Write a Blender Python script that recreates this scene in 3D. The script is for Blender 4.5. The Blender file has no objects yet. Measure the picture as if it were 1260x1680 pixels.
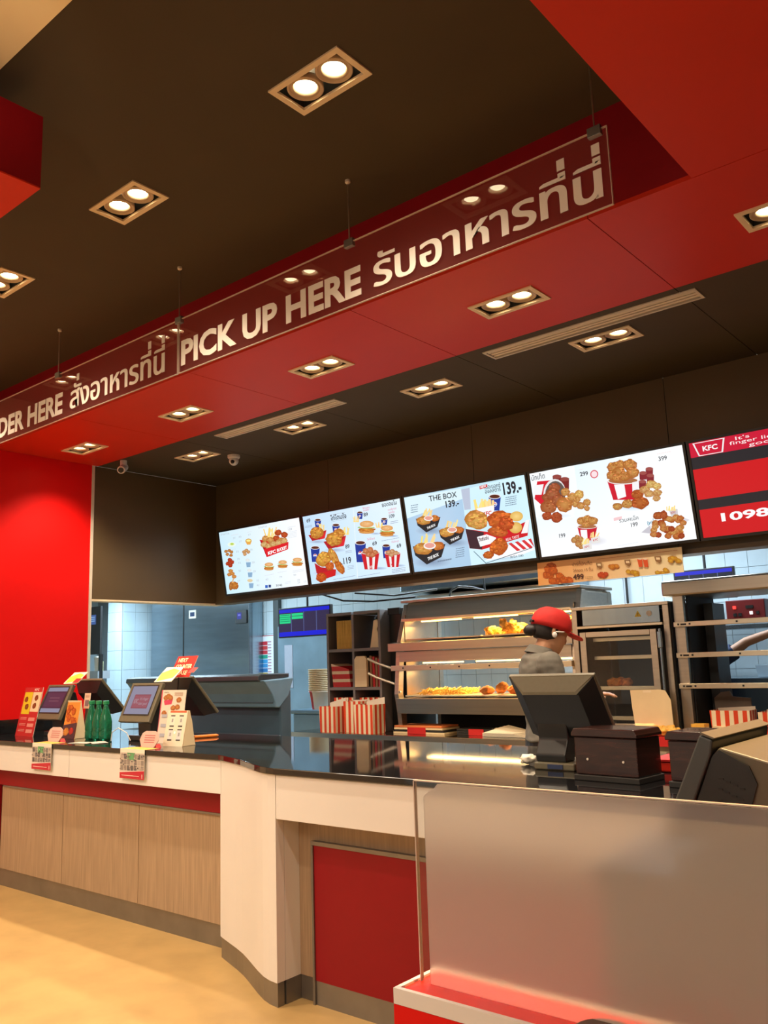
import bpy, bmesh, math, random
import numpy as np
from mathutils import Vector, Matrix, noise
random.seed(7)
S = bpy.context.scene
COL = S.collection
PI = math.pi

# ------------------------------------------------------------------ camera
def setup_camera():
    yaw, pitch, roll, foc = -0.69342603, 0.17462514, -0.03418327, 1400.77
    f = Vector((math.sin(yaw)*math.cos(pitch), math.cos(yaw)*math.cos(pitch), math.sin(pitch)))
    r = Vector((math.cos(yaw), -math.sin(yaw), 0)); u = r.cross(f)
    r2 = r*math.cos(roll) + u*math.sin(roll); u2 = -r*math.sin(roll) + u*math.cos(roll)
    cd = bpy.data.cameras.new('camera'); co = bpy.data.objects.new('camera', cd); COL.objects.link(co)
    M = Matrix((( r2.x, u2.x, -f.x, 0), (r2.y, u2.y, -f.y, 0), (r2.z, u2.z, -f.z, 1.48), (0, 0, 0, 1)))
    co.matrix_world = M
    cd.sensor_fit = 'VERTICAL'; cd.sensor_height = 36.0; cd.lens = foc/1680*36.0
    cd.clip_start = 0.02; cd.clip_end = 100
    S.camera = co
setup_camera()

# ------------------------------------------------------------------ world, exposure
W = bpy.data.worlds.new('world'); S.world = W; W.use_nodes = True
W.node_tree.nodes['Background'].inputs[0].default_value = (1.0, 0.86, 0.70, 1)
W.node_tree.nodes['Background'].inputs[1].default_value = 0.55
S.view_settings.view_transform = 'Standard'; S.view_settings.look = 'None'
S.view_settings.exposure = 0.0; S.view_settings.gamma = 1.0; S.view_settings.use_curve_mapping = False

WARM = (1.0, 0.80, 0.58)
SPOT_W = 60.0
def area(name, loc, size, power, color, rot=(0, 0, 0)):
    l = bpy.data.lights.new(name, 'AREA'); l.shape = 'RECTANGLE'; l.size, l.size_y = size
    l.energy = power; l.color = color
    o = bpy.data.objects.new(name, l); o.location = loc; o.rotation_euler = rot; COL.objects.link(o); return o
# fluorescent panels of the kitchen behind the pass, plus unseen warm fill lights added over the dining area
area('kitchen_panel_light', (-4.0, 7.0, 2.74), (3.6, 0.6), 130, (0.72, 0.87, 1.0))
area('kitchen_panel_light', (-8.9, 6.4, 2.74), (2.4, 0.8), 130, (0.60, 0.82, 1.0))
area('kitchen_panel_light', (-10.9, 6.6, 2.70), (0.7, 0.4), 70, (0.55, 0.80, 1.0))
area('dining_fill_light', (-1.6, -1.6, 3.70), (4.0, 1.6), 180, (1.0, 0.84, 0.66))
area('dining_fill_light', (-5.6, -0.6, 3.70), (3.0, 1.6), 170, (1.0, 0.84, 0.66))

def spot(name, loc, target, power, size, color):
    l = bpy.data.lights.new(name, 'SPOT'); l.energy = power; l.color = color; l.spot_size = size; l.spot_blend = 0.6; l.shadow_soft_size = 0.05
    o = bpy.data.objects.new(name, l); o.location = loc; COL.objects.link(o)
    o.rotation_euler = (Vector(target)-Vector(loc)).to_track_quat('-Z', 'Y').to_euler(); return o
# ceiling spots over the queue, above and right of the frame
spot('queue_spot', (-0.55, 2.35, 3.30), (-0.75, 1.62, 0.8), 620, 0.75, (1.0, 0.60, 0.26))
spot('queue_spot', (-1.7, 0.9, 3.80), (-2.4, 2.8, 0.6), 190, 1.1, (1.0, 0.82, 0.60))
spot('queue_spot', (-4.4, 0.9, 3.32), (-4.8, 2.6, 0.3), 130, 1.5, (1.0, 0.82, 0.60))
spot('cream_fill_spot', (-1.5, -0.2, 2.7), (-2.9, 1.05, 3.82), 45, 0.55, (1.0, 0.84, 0.60))  # unseen uplight added to brighten the cream ceiling corner
# ------------------------------------------------------------------ materials
MATS = {}
def mat(name, color, rough=0.5, metal=0.0, var=0.06, scale=8.0, stretch=(1, 1, 1), bump=0.0, spec=0.5, emit=None, estr=0.0, coat=0.0):
    if name in MATS: return MATS[name]
    m = bpy.data.materials.new(name); m.use_nodes = True; nt = m.node_tree; b = nt.nodes['Principled BSDF']
    b.inputs['Roughness'].default_value = rough; b.inputs['Metallic'].default_value = metal
    b.inputs['Specular IOR Level'].default_value = spec; b.inputs['Coat Weight'].default_value = coat
    tc = nt.nodes.new('ShaderNodeTexCoord'); mp = nt.nodes.new('ShaderNodeMapping'); mp.inputs['Scale'].default_value = stretch
    nz = nt.nodes.new('ShaderNodeTexNoise'); nz.inputs['Scale'].default_value = scale; nz.inputs['Detail'].default_value = 5
    nt.links.new(tc.outputs['Object'], mp.inputs[0]); nt.links.new(mp.outputs[0], nz.inputs[0])
    cr = nt.nodes.new('ShaderNodeValToRGB')
    c = Vector(color)
    cr.color_ramp.elements[0].color = (*(c*(1-var)), 1); cr.color_ramp.elements[1].color = (*(c*(1+var)), 1)
    cr.color_ramp.elements[0].position = 0.3; cr.color_ramp.elements[1].position = 0.7
    nt.links.new(nz.outputs['Fac'], cr.inputs[0]); nt.links.new(cr.outputs[0], b.inputs['Base Color'])
    if bump:
        bp = nt.nodes.new('ShaderNodeBump'); bp.inputs['Strength'].default_value = bump; bp.inputs['Distance'].default_value = 0.004
        nt.links.new(nz.outputs['Fac'], bp.inputs['Height']); nt.links.new(bp.outputs[0], b.inputs['Normal'])
    if emit:
        b.inputs['Emission Color'].default_value = (*emit, 1); b.inputs['Emission Strength'].default_value = estr
    MATS[name] = m; return m

def mat_stripes(name, c1, c2, axis, period, duty=0.5, phase=0.0, rough=0.55, emit=0.0):
    m = bpy.data.materials.new(name); m.use_nodes = True; nt = m.node_tree; b = nt.nodes['Principled BSDF']
    b.inputs['Roughness'].default_value = rough
    tc = nt.nodes.new('ShaderNodeTexCoord'); sp = nt.nodes.new('ShaderNodeSeparateXYZ'); nt.links.new(tc.outputs['Object'], sp.inputs[0])
    if axis == 'XY':
        ad = nt.nodes.new('ShaderNodeMath'); ad.operation = 'ADD'; nt.links.new(sp.outputs[0], ad.inputs[0]); nt.links.new(sp.outputs[1], ad.inputs[1]); src = ad.outputs[0]
    else: src = sp.outputs['XYZ'.index(axis)]
    d = nt.nodes.new('ShaderNodeMath'); d.operation = 'MULTIPLY_ADD'; d.inputs[1].default_value = 1/period; d.inputs[2].default_value = phase+100; nt.links.new(src, d.inputs[0])
    fr = nt.nodes.new('ShaderNodeMath'); fr.operation = 'FRACT'; nt.links.new(d.outputs[0], fr.inputs[0])
    gt = nt.nodes.new('ShaderNodeMath'); gt.operation = 'GREATER_THAN'; gt.inputs[1].default_value = duty; nt.links.new(fr.outputs[0], gt.inputs[0])
    mx = nt.nodes.new('ShaderNodeMix'); mx.data_type = 'RGBA'; nt.links.new(gt.outputs[0], mx.inputs[0])
    mx.inputs[6].default_value = (*c1, 1); mx.inputs[7].default_value = (*c2, 1)
    nt.links.new(mx.outputs[2], b.inputs['Base Color']); MATS[name] = m; return m

def mat_attr(name, emit=0.0, rough=0.5):
    """flat print or screen image: colour comes from the mesh attribute of the artwork"""
    m = bpy.data.materials.new(name); m.use_nodes = True; nt = m.node_tree; b = nt.nodes['Principled BSDF']
    at = nt.nodes.new('ShaderNodeAttribute'); at.attribute_name = 'ink'
    b.inputs['Roughness'].default_value = rough
    if emit > 0:
        b.inputs['Base Color'].default_value = (0.01, 0.01, 0.01, 1); b.inputs['Specular IOR Level'].default_value = 0.2
        nt.links.new(at.outputs[0], b.inputs['Emission Color']); b.inputs['Emission Strength'].default_value = emit
    else: nt.links.new(at.outputs[0], b.inputs['Base Color'])
    MATS[name] = m; return m

def mat_fridge(name):
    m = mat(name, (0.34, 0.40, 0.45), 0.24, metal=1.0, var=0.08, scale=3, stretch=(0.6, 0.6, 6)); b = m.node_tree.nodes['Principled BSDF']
    b.inputs['Anisotropic'].default_value = 0.85; tg = m.node_tree.nodes.new('ShaderNodeTangent'); tg.direction_type = 'RADIAL'; tg.axis = 'Z'; m.node_tree.links.new(tg.outputs[0], b.inputs['Tangent']); return m
def mat_glass(name, tint=(1, 1, 1), refl=1.0, rough=0.0, haze=0.0, hazecol=(0.8, 0.8, 0.8)):
    """thin clear sheet: transparent with a Fresnel reflection"""
    m = bpy.data.materials.new(name); m.use_nodes = True; nt = m.node_tree; nt.nodes.remove(nt.nodes['Principled BSDF'])
    out = nt.nodes['Material Output']
    tr = nt.nodes.new('ShaderNodeBsdfTransparent'); tr.inputs[0].default_value = (*tint, 1)
    gl = nt.nodes.new('ShaderNodeBsdfGlossy'); gl.inputs['Roughness'].default_value = rough; gl.inputs[0].default_value = (refl, refl, refl, 1)
    fr = nt.nodes.new('ShaderNodeFresnel'); fr.inputs[0].default_value = 1.5
    gm = nt.nodes.new('ShaderNodeNewGeometry'); fm_ = nt.nodes.new('ShaderNodeMath'); fm_.operation = 'SUBTRACT'; fm_.inputs[0].default_value = 1.0; nt.links.new(gm.outputs['Backfacing'], fm_.inputs[1])
    f2 = nt.nodes.new('ShaderNodeMath'); f2.operation = 'MULTIPLY'; nt.links.new(fr.outputs[0], f2.inputs[0]); nt.links.new(fm_.outputs[0], f2.inputs[1])
    mx = nt.nodes.new('ShaderNodeMixShader'); nt.links.new(f2.outputs[0], mx.inputs[0]); nt.links.new(tr.outputs[0], mx.inputs[1]); nt.links.new(gl.outputs[0], mx.inputs[2])
    last = mx
    if haze:
        df = nt.nodes.new('ShaderNodeBsdfDiffuse'); df.inputs[0].default_value = (*hazecol, 1)
        m2 = nt.nodes.new('ShaderNodeMixShader'); m2.inputs[0].default_value = haze
        nt.links.new(mx.outputs[0], m2.inputs[1]); nt.links.new(df.outputs[0], m2.inputs[2]); last = m2
    nt.links.new(last.outputs[0], out.inputs[0]); MATS[name] = m; return m

def mat_frost(name):
    m = bpy.data.materials.new(name); m.use_nodes = True; nt = m.node_tree; nt.nodes.remove(nt.nodes['Principled BSDF'])
    out = nt.nodes['Material Output']
    rf = nt.nodes.new('ShaderNodeBsdfRefraction'); rf.distribution = 'BECKMANN'; rf.inputs['Roughness'].default_value = 0.42; rf.inputs['IOR'].default_value = 1.22
    rf.inputs[0].default_value = (0.98, 0.96, 0.95, 1)
    df = nt.nodes.new('ShaderNodeBsdfDiffuse'); df.inputs[0].default_value = (0.70, 0.68, 0.69, 1)
    tl = nt.nodes.new('ShaderNodeBsdfTranslucent'); tl.inputs[0].default_value = (0.86, 0.82, 0.81, 1)
    a = nt.nodes.new('ShaderNodeMixShader'); a.inputs[0].default_value = 0.5; nt.links.new(df.outputs[0], a.inputs[1]); nt.links.new(tl.outputs[0], a.inputs[2])
    b = nt.nodes.new('ShaderNodeMixShader'); b.inputs[0].default_value = 0.27
    nt.links.new(rf.outputs[0], b.inputs[1]); nt.links.new(a.outputs[0], b.inputs[2]); nt.links.new(b.outputs[0], out.inputs[0]); MATS[name] = m; return m

def emis(name, color, strength):
    if name in MATS: return MATS[name]
    return mat(name, (0.02, 0.02, 0.02), 0.6, emit=color, estr=strength)

M_brown  = mat('dark_brown_ceiling_paint', (0.060, 0.044, 0.020), 0.75, var=0.05, scale=3)
M_brownw = mat('dark_brown_laminate', (0.105, 0.068, 0.028), 0.45, var=0.06, scale=2)
M_cream  = mat('cream_ceiling_paint', (1.0, 0.82, 0.48), 0.8, var=0.02)
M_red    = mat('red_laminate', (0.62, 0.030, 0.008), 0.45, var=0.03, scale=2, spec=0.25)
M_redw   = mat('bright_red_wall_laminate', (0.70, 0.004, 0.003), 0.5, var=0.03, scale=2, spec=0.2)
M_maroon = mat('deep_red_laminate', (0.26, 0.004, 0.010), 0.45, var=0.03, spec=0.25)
M_floor  = mat('tan_vinyl_floor', (0.47, 0.305, 0.115), 0.42, var=0.10, scale=5, bump=0.02)
M_white  = mat('warm_white_laminate', (0.74, 0.72, 0.68), 0.4, var=0.015, scale=3)
M_wood   = mat('grey_oak_laminate', (0.37, 0.26, 0.16), 0.5, var=0.16, scale=22, stretch=(5, 5, 0.18))
M_kick   = mat('brushed_metal_kick', (0.25, 0.235, 0.215), 0.38, metal=0.75, var=0.10, scale=6)
M_granite= mat('black_granite', (0.010, 0.010, 0.011), 0.045, var=0.6, scale=180, spec=0.8)
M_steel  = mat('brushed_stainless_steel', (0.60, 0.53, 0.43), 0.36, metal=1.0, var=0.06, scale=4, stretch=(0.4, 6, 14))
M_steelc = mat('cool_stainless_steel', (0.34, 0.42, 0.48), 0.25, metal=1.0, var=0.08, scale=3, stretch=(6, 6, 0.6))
M_alu    = mat('bright_aluminium_rail', (0.82, 0.72, 0.54), 0.30, metal=0.85, var=0.04)
M_black  = mat('black_plastic', (0.012, 0.011, 0.010), 0.4, var=0.2)
M_dark   = mat('dark_interior', (0.015, 0.014, 0.013), 0.6, var=0.2)
M_pos    = mat('olive_grey_plastic', (0.125, 0.110, 0.068), 0.38, var=0.05, scale=60)
M_posd   = mat('charcoal_plastic', (0.020, 0.021, 0.021), 0.35, var=0.1)
M_slate  = mat('slate_plastic', (0.055, 0.068, 0.068), 0.45, var=0.05)
M_bin    = mat('blue_grey_plastic', (0.12, 0.23, 0.33), 0.3, var=0.06)  # blue raised to hold the cool kitchen light reflected on the ice bin
M_tile   = mat('pale_blue_glazed_tile', (0.56, 0.66, 0.70), 0.22, var=0.03)
M_grout  = mat('grey_grout', (0.22, 0.25, 0.27), 0.9)
M_paper  = mat('white_paper', (0.82, 0.76, 0.62), 0.7, var=0.02)
M_card   = mat('cream_cardboard', (0.80, 0.64, 0.38), 0.7, var=0.04)
M_yellow = mat('yellow_paper', (0.62, 0.36, 0.06), 0.7, var=0.10, scale=30)
M_redp   = mat('red_printed_card', (0.55, 0.015, 0.015), 0.5)
M_mahog  = mat('dark_mahogany', (0.030, 0.010, 0.007), 0.22, var=0.5, scale=10, stretch=(1, 1, 9), coat=0.3)
M_green  = mat('green_bottle_plastic', (0.03, 0.30, 0.14), 0.08, var=0.1, spec=0.8)
M_green.node_tree.nodes['Principled BSDF'].inputs['Transmission Weight'].default_value = 0.65
M_green.node_tree.nodes['Principled BSDF'].inputs['IOR'].default_value = 1.35
M_greenc = mat('green_cap_plastic', (0.015, 0.22, 0.08), 0.35)
M_frame  = mat('cream_metal_trim', (0.86, 0.72, 0.50), 0.5, var=0.03)
M_bulb   = emis('lamp_bulb', (1.0, 0.80, 0.48), 26)
M_heat   = emis('heat_lamp_element', (1.0, 0.55, 0.14), 7)
M_trimw  = mat('pale_edge_trim', (0.68, 0.62, 0.52), 0.4)
M_skin   = mat('skin', (0.50, 0.26, 0.15), 0.5, var=0.05)
M_shirt  = mat('grey_cotton', (0.125, 0.115, 0.095), 0.85, var=0.10, scale=14, bump=0.3)
M_cap    = mat('red_cotton', (0.50, 0.010, 0.008), 0.75, var=0.08, scale=20, bump=0.3)
M_hair   = mat('black_hair', (0.012, 0.009, 0.008), 0.5, var=0.3, scale=60)
M_trous  = mat('black_trousers', (0.016, 0.016, 0.018), 0.8)
M_navy   = mat('navy_cotton', (0.02, 0.035, 0.09), 0.8)
M_chick  = mat('fried_batter', (0.62, 0.20, 0.03), 0.6, var=0.45, scale=22, bump=0.9)
M_gold   = mat('golden_batter', (0.80, 0.42, 0.07), 0.6, var=0.35, scale=22, bump=0.9)
M_fries  = mat('french_fries', (0.86, 0.56, 0.12), 0.6, var=0.2, scale=30)
M_stripe = mat_stripes('red_white_stripes', (0.72, 0.06, 0.012), (0.88, 0.76, 0.52), 'XY', 0.058)
M_stripez= mat_stripes('red_cream_bands', (0.55, 0.02, 0.015), (0.80, 0.62, 0.40), 'Z', 0.075, 0.62)
M_print  = mat_attr('printed_ink', 0.0, 0.55)
M_screen = mat_attr('screen_image', 1.05)
M_kds    = mat_attr('kitchen_screen_image', 0.9)
M_lcd    = mat_attr('till_screen_image', 0.55)
M_sign   = mat_glass('clear_acrylic', (0.95, 0.90, 0.89), 0.8, haze=0.035, hazecol=(0.8, 0.35, 0.3))
M_glass  = mat_glass('clear_glass', (0.93, 0.94, 0.93), 1.0, haze=0.01)
M_frost  = mat_frost('frosted_film')
M_edge   = mat('acrylic_edge', (0.62, 0.50, 0.42), 0.3, var=0.03)
M_letter = mat('white_vinyl_letter', (0.84, 0.78, 0.70), 0.5, var=0.02)

# ------------------------------------------------------------------ mesh builder
class MB:
    def __init__(s): s.v = []; s.f = []; s.smooth = False
    def add(s, vs, fs):
        n = len(s.v); s.v += [tuple(p) for p in vs]; s.f += [tuple(i+n for i in q) for q in fs]; return s
    def box(s, x0, x1, y0, y1, z0, z1):
        if x0 > x1: x0, x1 = x1, x0
        if y0 > y1: y0, y1 = y1, y0
        if z0 > z1: z0, z1 = z1, z0
        return s.add([(x0,y0,z0),(x1,y0,z0),(x1,y1,z0),(x0,y1,z0),(x0,y0,z1),(x1,y0,z1),(x1,y1,z1),(x0,y1,z1)],
              [(0,3,2,1),(4,5,6,7),(0,1,5,4),(1,2,6,5),(2,3,7,6),(3,0,4,7)])
    def prism(s, poly, a, b, axis='z'):
        n = len(poly)
        def P(p, t): return {'z': (p[0], p[1], t), 'y': (p[0], t, p[1]), 'x': (t, p[0], p[1])}[axis]
        vs = [P(p, a) for p in poly] + [P(p, b) for p in poly]
        fs = [tuple(range(n))[::-1], tuple(range(n, 2*n))] + [(i, (i+1) % n, n+(i+1) % n, n+i) for i in range(n)]
        return s.add(vs, fs)
    def rings(s, rs, cap=True):
        n = len(rs[0]); vs = [p for r in rs for p in r]; fs = []
        for k in range(len(rs)-1):
            for i in range(n): fs.append((k*n+i, k*n+(i+1) % n, (k+1)*n+(i+1) % n, (k+1)*n+i))
        if cap: fs += [tuple(range(n))[::-1], tuple(range((len(rs)-1)*n, len(rs)*n))]
        return s.add(vs, fs)
    def tube(s, pts, rad, n=10, cap=True):
        pts = [Vector(p) for p in pts]
        if not isinstance(rad, (list, tuple)): rad = [rad]*len(pts)
        rs = []; prev = None
        for i, p in enumerate(pts):
            d = (pts[min(i+1, len(pts)-1)] - pts[max(i-1, 0)])
            if d.length < 1e-9: d = Vector((0, 0, 1))
            d.normalize()
            if prev is None:
                up = Vector((0, 0, 1)) if abs(d.z) < 0.9 else Vector((1, 0, 0)); a = d.cross(up).normalized()
            else:
                a = prev - d*prev.dot(d); a.normalize()
            prev = a; b = d.cross(a); r = rad[i]
            rs.append([tuple(p + (a*math.cos(2*PI*k/n) + b*math.sin(2*PI*k/n))*r) for k in range(n)])
        return s.rings(rs, cap)
    def lathe(s, prof, c=(0, 0, 0), n=20, cap=True):
        return s.rings([[(c[0]+r*math.cos(2*PI*k/n), c[1]+r*math.sin(2*PI*k/n), c[2]+z) for k in range(n)] for r, z in prof], cap)
    def ball(s, c, r, n=12, m=8):
        rx, ry, rz = r if isinstance(r, (tuple, list)) else (r, r, r)
        rs = []
        for j in range(m+1):
            t = -PI/2 + PI*j/m; t = max(min(t, PI/2-0.02), -PI/2+0.02)
            rs.append([(c[0]+rx*math.cos(t)*math.cos(2*PI*k/n), c[1]+ry*math.cos(t)*math.sin(2*PI*k/n), c[2]+rz*math.sin(t)) for k in range(n)])
        return s.rings(rs)
    def mesh(s, name):
        me = bpy.data.meshes.new(name); me.from_pydata(s.v, [], s.f); 
        bm = bmesh.new(); bm.from_mesh(me); bmesh.ops.recalc_face_normals(bm, faces=bm.faces); bm.to_mesh(me); bm.free()
        if s.smooth:
            me.shade_smooth() if hasattr(me, 'shade_smooth') else None
        me.update(); return me

def obj(name, me, material, parent=None, bevel=0.0, loc=None, rot=None):
    if isinstance(me, MB): me = me.mesh(name)
    if material and not me.materials: me.materials.append(material)
    o = bpy.data.objects.new(name, me); COL.objects.link(o)
    if parent: o.parent = parent
    if loc: o.location = loc
    if rot: o.rotation_euler = rot
    if bevel:
        b = o.modifiers.new('bevel', 'BEVEL'); b.width = bevel; b.segments = 2; b.limit_method = 'ANGLE'; b.angle_limit = 0.6
    return o
def box(name, x0, x1, y0, y1, z0, z1, material, parent=None, bevel=0.0): return obj(name, MB().box(x0, x1, y0, y1, z0, z1), material, parent, bevel)
def tag(o, label, cat, group=None, kind=None):
    o['label'] = label; o['category'] = cat
    if group: o['group'] = group
    if kind: o['kind'] = kind
    return o
def thing(name, label, cat, loc=(0, 0, 0), rotz=0.0, group=None, rot=None):
    o = bpy.data.objects.new(name, None); COL.objects.link(o); o.empty_display_size = 0.1
    o.location = loc; o.rotation_euler = rot if rot else (0, 0, rotz); return tag(o, label, cat, group)
def struct(o):
    o['kind'] = 'structure'; return o
def lab(o, t): o['label'] = t; return o
def copy_tree(o, label=None, loc=None, parent=None, rotz=None):
    c = o.copy(); COL.objects.link(c)
    if parent: c.parent = parent
    if label: c['label'] = label
    if loc: c.location = loc
    if rotz is not None: c.rotation_euler = (0, 0, rotz)
    for ch in KIDS.get(o.name, []):
        copy_tree(ch, parent=c)
    return c
KIDS = {}
def index_kids():
    KIDS.clear()
    for o in list(bpy.data.objects):
        if o.parent: KIDS.setdefault(o.parent.name, []).append(o)

def plane_holes(x0, x1, y0, y1, z0, z1, holes):
    """slab with rectangular openings"""
    m = MB(); xs = sorted({x0, x1, *[max(x0, min(x1, h[0])) for h in holes], *[max(x0, min(x1, h[1])) for h in holes]})
    ys = sorted({y0, y1, *[max(y0, min(y1, h[2])) for h in holes], *[max(y0, min(y1, h[3])) for h in holes]})
    for i in range(len(xs)-1):
        for j in range(len(ys)-1):
            cx, cy = (xs[i]+xs[i+1])/2, (ys[j]+ys[j+1])/2
            if any(h[0] < cx < h[1] and h[2] < cy < h[3] for h in holes): continue
            m.box(xs[i], xs[i+1], ys[j], ys[j+1], z0, z1)
    return m

# ------------------------------------------------------------------ lettering (Blender's own font)
TONES = {'\u0e48', '\u0e49', '\u0e4a', '\u0e4b', '\u0e4c'}
UPPER = {'\u0e31', '\u0e34', '\u0e35', '\u0e36', '\u0e37', '\u0e47'}
_tc = bpy.data.curves.new('lettering', 'FONT'); _to = bpy.data.objects.new('lettering', _tc); COL.objects.link(_to)
_cache = {}
def raw_text(s, off):
    k = (s, off)
    if k in _cache: return _cache[k]
    _tc.body = s; _tc.offset = off; _tc.resolution_u = 3; _tc.size = 1.0
    bpy.context.view_layer.update()
    e = _to.evaluated_get(bpy.context.evaluated_depsgraph_get()); me = e.to_mesh()
    vs = [(v.co.x, v.co.y) for v in me.vertices]; fs = [tuple(p.vertices) for p in me.polygons]
    e.to_mesh_clear(); _cache[k] = (vs, fs); return vs, fs
def adv(prefix):
    if not prefix: return 0.0
    a, _ = raw_text(prefix+'|', 0.0); b, _ = raw_text('|', 0.0)
    return max(p[0] for p in a) - max(p[0] for p in b)
def text_geo(s, off=0.0):
    base = ''; marks = []
    for i, ch in enumerate(s):
        if ch in TONES and i and (s[i-1] in UPPER): marks.append((adv(base), ch))
        else: base += ch
    vs, fs = raw_text(base, off); vs = list(vs); fs = list(fs)
    for x, ch in marks:
        a, b = raw_text(' '+ch, off); x0 = adv(' ') ; n = len(vs)
        vs += [(p[0]-x0+x, p[1]+0.205) for p in a]; fs += [tuple(i+n for i in q) for q in b]
    return vs, fs

# ------------------------------------------------------------------ flat artwork (prints and display pictures)
def homography(src, dst):
    A = []
    for (x, y), (u, v) in zip(src, dst):
        A.append([x, y, 1, 0, 0, 0, -u*x, -u*y]); A.append([0, 0, 0, x, y, 1, -v*x, -v*y])
    h = np.linalg.solve(np.array(A, float), np.array([c for p in dst for c in p], float))
    return np.append(h, 1).reshape(3, 3)
class Art:
    """a flat picture; u to the right, v down, both 0..1; layers of ink as thin as paper"""
    def __init__(s, w, h, art=None):
        s.w, s.h = w, h; s.v = []; s.f = []; s.c = []; s.n = 0; s.H = homography(art, [(0, 0), (1, 0), (1, 1), (0, 1)]) if art else None
        s.step = 2.5e-5
    def uv(s, x, y):
        if s.H is None: return x, y
        q = s.H @ np.array([x, y, 1.0]); return q[0]/q[2], q[1]/q[2]
    def poly(s, pts, col, edge=None, raw=False):
        """filled outline, fan from its centre; edge = colour at the rim"""
        s.n += 1; d = s.n*s.step
        P = [(x, y) if raw else s.uv(x, y) for x, y in pts]
        P = [(min(max(u, 0), 1), min(max(v, 0), 1)) for u, v in P]
        cu = sum(p[0] for p in P)/len(P); cv = sum(p[1] for p in P)/len(P); b = len(s.v)
        s.v.append((cu*s.w, -d, -cv*s.h)); s.c.append(col)
        for p in P: s.v.append((p[0]*s.w, -d, -p[1]*s.h)); s.c.append(edge or col)
        for i in range(len(P)): s.f.append((b, b+1+(i+1) % len(P), b+1+i))
    def rect(s, x0, y0, x1, y1, col, raw=False): s.poly([(x0, y0), (x1, y0), (x1, y1), (x0, y1)], col, raw=raw)
    def ell(s, x, y, rx, ry, col, edge=None, n=18, wob=0.0, rot=0.0):
        pts = []
        for k in range(n):
            a = 2*PI*k/n; r = 1 + random.uniform(-wob, wob); ex, ey = rx*r*math.cos(a), ry*r*math.sin(a)
            pts.append((x+ex*math.cos(rot)-ey*math.sin(rot), y+ex*math.sin(rot)+ey*math.cos(rot)))
        s.poly(pts, col, edge)
    def line(s, x0, y0, x1, y1, w, col):
        dx, dy = x1-x0, y1-y0; L = math.hypot(dx, dy) or 1; nx, ny = -dy/L*w/2, dx/L*w/2
        s.poly([(x0+nx, y0+ny), (x1+nx, y1+ny), (x1-nx, y1-ny), (x0-nx, y0-ny)], col)
    def text(s, body, x, y, x1, y1, hgt, col, off=0.01, capline=0.70):
        """from (x,y) to (x1,y1) on the baseline, hgt = cap height, all in artboard units"""
        vs, fs = text_geo(body, off); s.n += 1; d = s.n*s.step
        L = max(p[0] for p in vs) or 1; b = len(s.v)
        ex, ey = (x1-x)/L, (y1-y)/L
        ln = math.hypot(x1-x, y1-y); ux, uy = (x1-x)/ln, (y1-y)/ln
        for px, py in vs:
            t = py/capline*hgt
            if s.H is None: X, Y = x+px*ex, y+px*ey - t
            else:
                X, Y = x+px*ex - t*s.lean, y+px*ey - t
            u, v = s.uv(X, Y); s.v.append((min(max(u, 0), 1)*s.w, -d, -min(max(v, 0), 1)*s.h)); s.c.append(col)
        s.f += [tuple(i+b for i in q) for q in fs]
    lean = 0.14
    def chicken(s, x, y, rx, ry, tone=(0.72, 0.26, 0.03), n=10, rot=0.0):
        t = Vector(tone); dk = (t.x*0.55, t.y*0.32, t.z*0.2); s.ell(x, y, rx, ry, tuple(t*0.8), dk, 18, 0.10, rot)
        for k in range(int(n*2.2)):
            a = random.uniform(0, 2*PI); q = math.sqrt(random.random())*0.88
            ex, ey = rx*q*math.cos(a), ry*q*math.sin(a); lit = 1.0-0.28*(ey/ry)
            c = (Vector((t.x*1.05, t.y*random.uniform(0.75, 1.15), t.z))*lit*random.uniform(0.75, 1.15)) if random.random() > 0.25 else Vector((t.x*0.62, t.y*0.42, t.z*0.3))
            c = Vector([min(v, 0.98) for v in c]); s.ell(x+ex*math.cos(rot)-ey*math.sin(rot), y+ex*math.sin(rot)+ey*math.cos(rot), rx*random.uniform(.10, .22), ry*random.uniform(.08, .17), tuple(c), (c.x*0.8, c.y*0.66, c.z*0.6), 7, 0.35)
        for k in range(0):
            a = random.uniform(0, 2*PI); q = math.sqrt(random.random())*0.68
            ex, ey = rx*q*math.cos(a), ry*q*math.sin(a)
            c = t*random.uniform(0.55, 1.15) + Vector((0.12, 0.06, 0.01))*random.random()**2
            s.ell(x+ex*math.cos(rot)-ey*math.sin(rot), y+ex*math.sin(rot)+ey*math.cos(rot), rx*0.27, ry*0.25, tuple(min(v, 1) for v in c), tuple(c*0.72), 8, 0.3)
    def fries(s, x, y, w, h, n=9, ang=0.0):
        for k in range(n):
            a = ang + random.uniform(-0.35, 0.35); px = x + w*(k/(n-1)-0.5); L = h*random.uniform(0.7, 1.0)
            c = (0.95, random.uniform(0.62, 0.78), random.uniform(0.18, 0.32)); s.line(px, y, px+math.sin(a)*L, y-math.cos(a)*L, w*0.14, c)
    def cup(s, x, y, w, h, col=(0.01, 0.04, 0.32), drink=(0.10, 0.02, 0.01)):
        s.poly([(x-w/2, y), (x+w/2, y), (x+w*0.40, y+h), (x-w*0.32, y+h)], col)
        s.ell(x, y, w/2, w*0.22, (0.85, 0.85, 0.88)); s.ell(x, y+1, w*0.42, w*0.16, drink)
        s.ell(x, y+h*0.55, w*0.2, w*0.2, (0.8, 0.8, 0.85)); s.poly([(x-w*0.18, y+h*0.52), (x, y+h*0.42), (x+w*0.18, y+h*0.5)], (0.7, 0.02, 0.03)); s.poly([(x-w*0.18, y+h*0.6), (x, y+h*0.7), (x+w*0.18, y+h*0.58)], (0.02, 0.06, 0.5))
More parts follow.
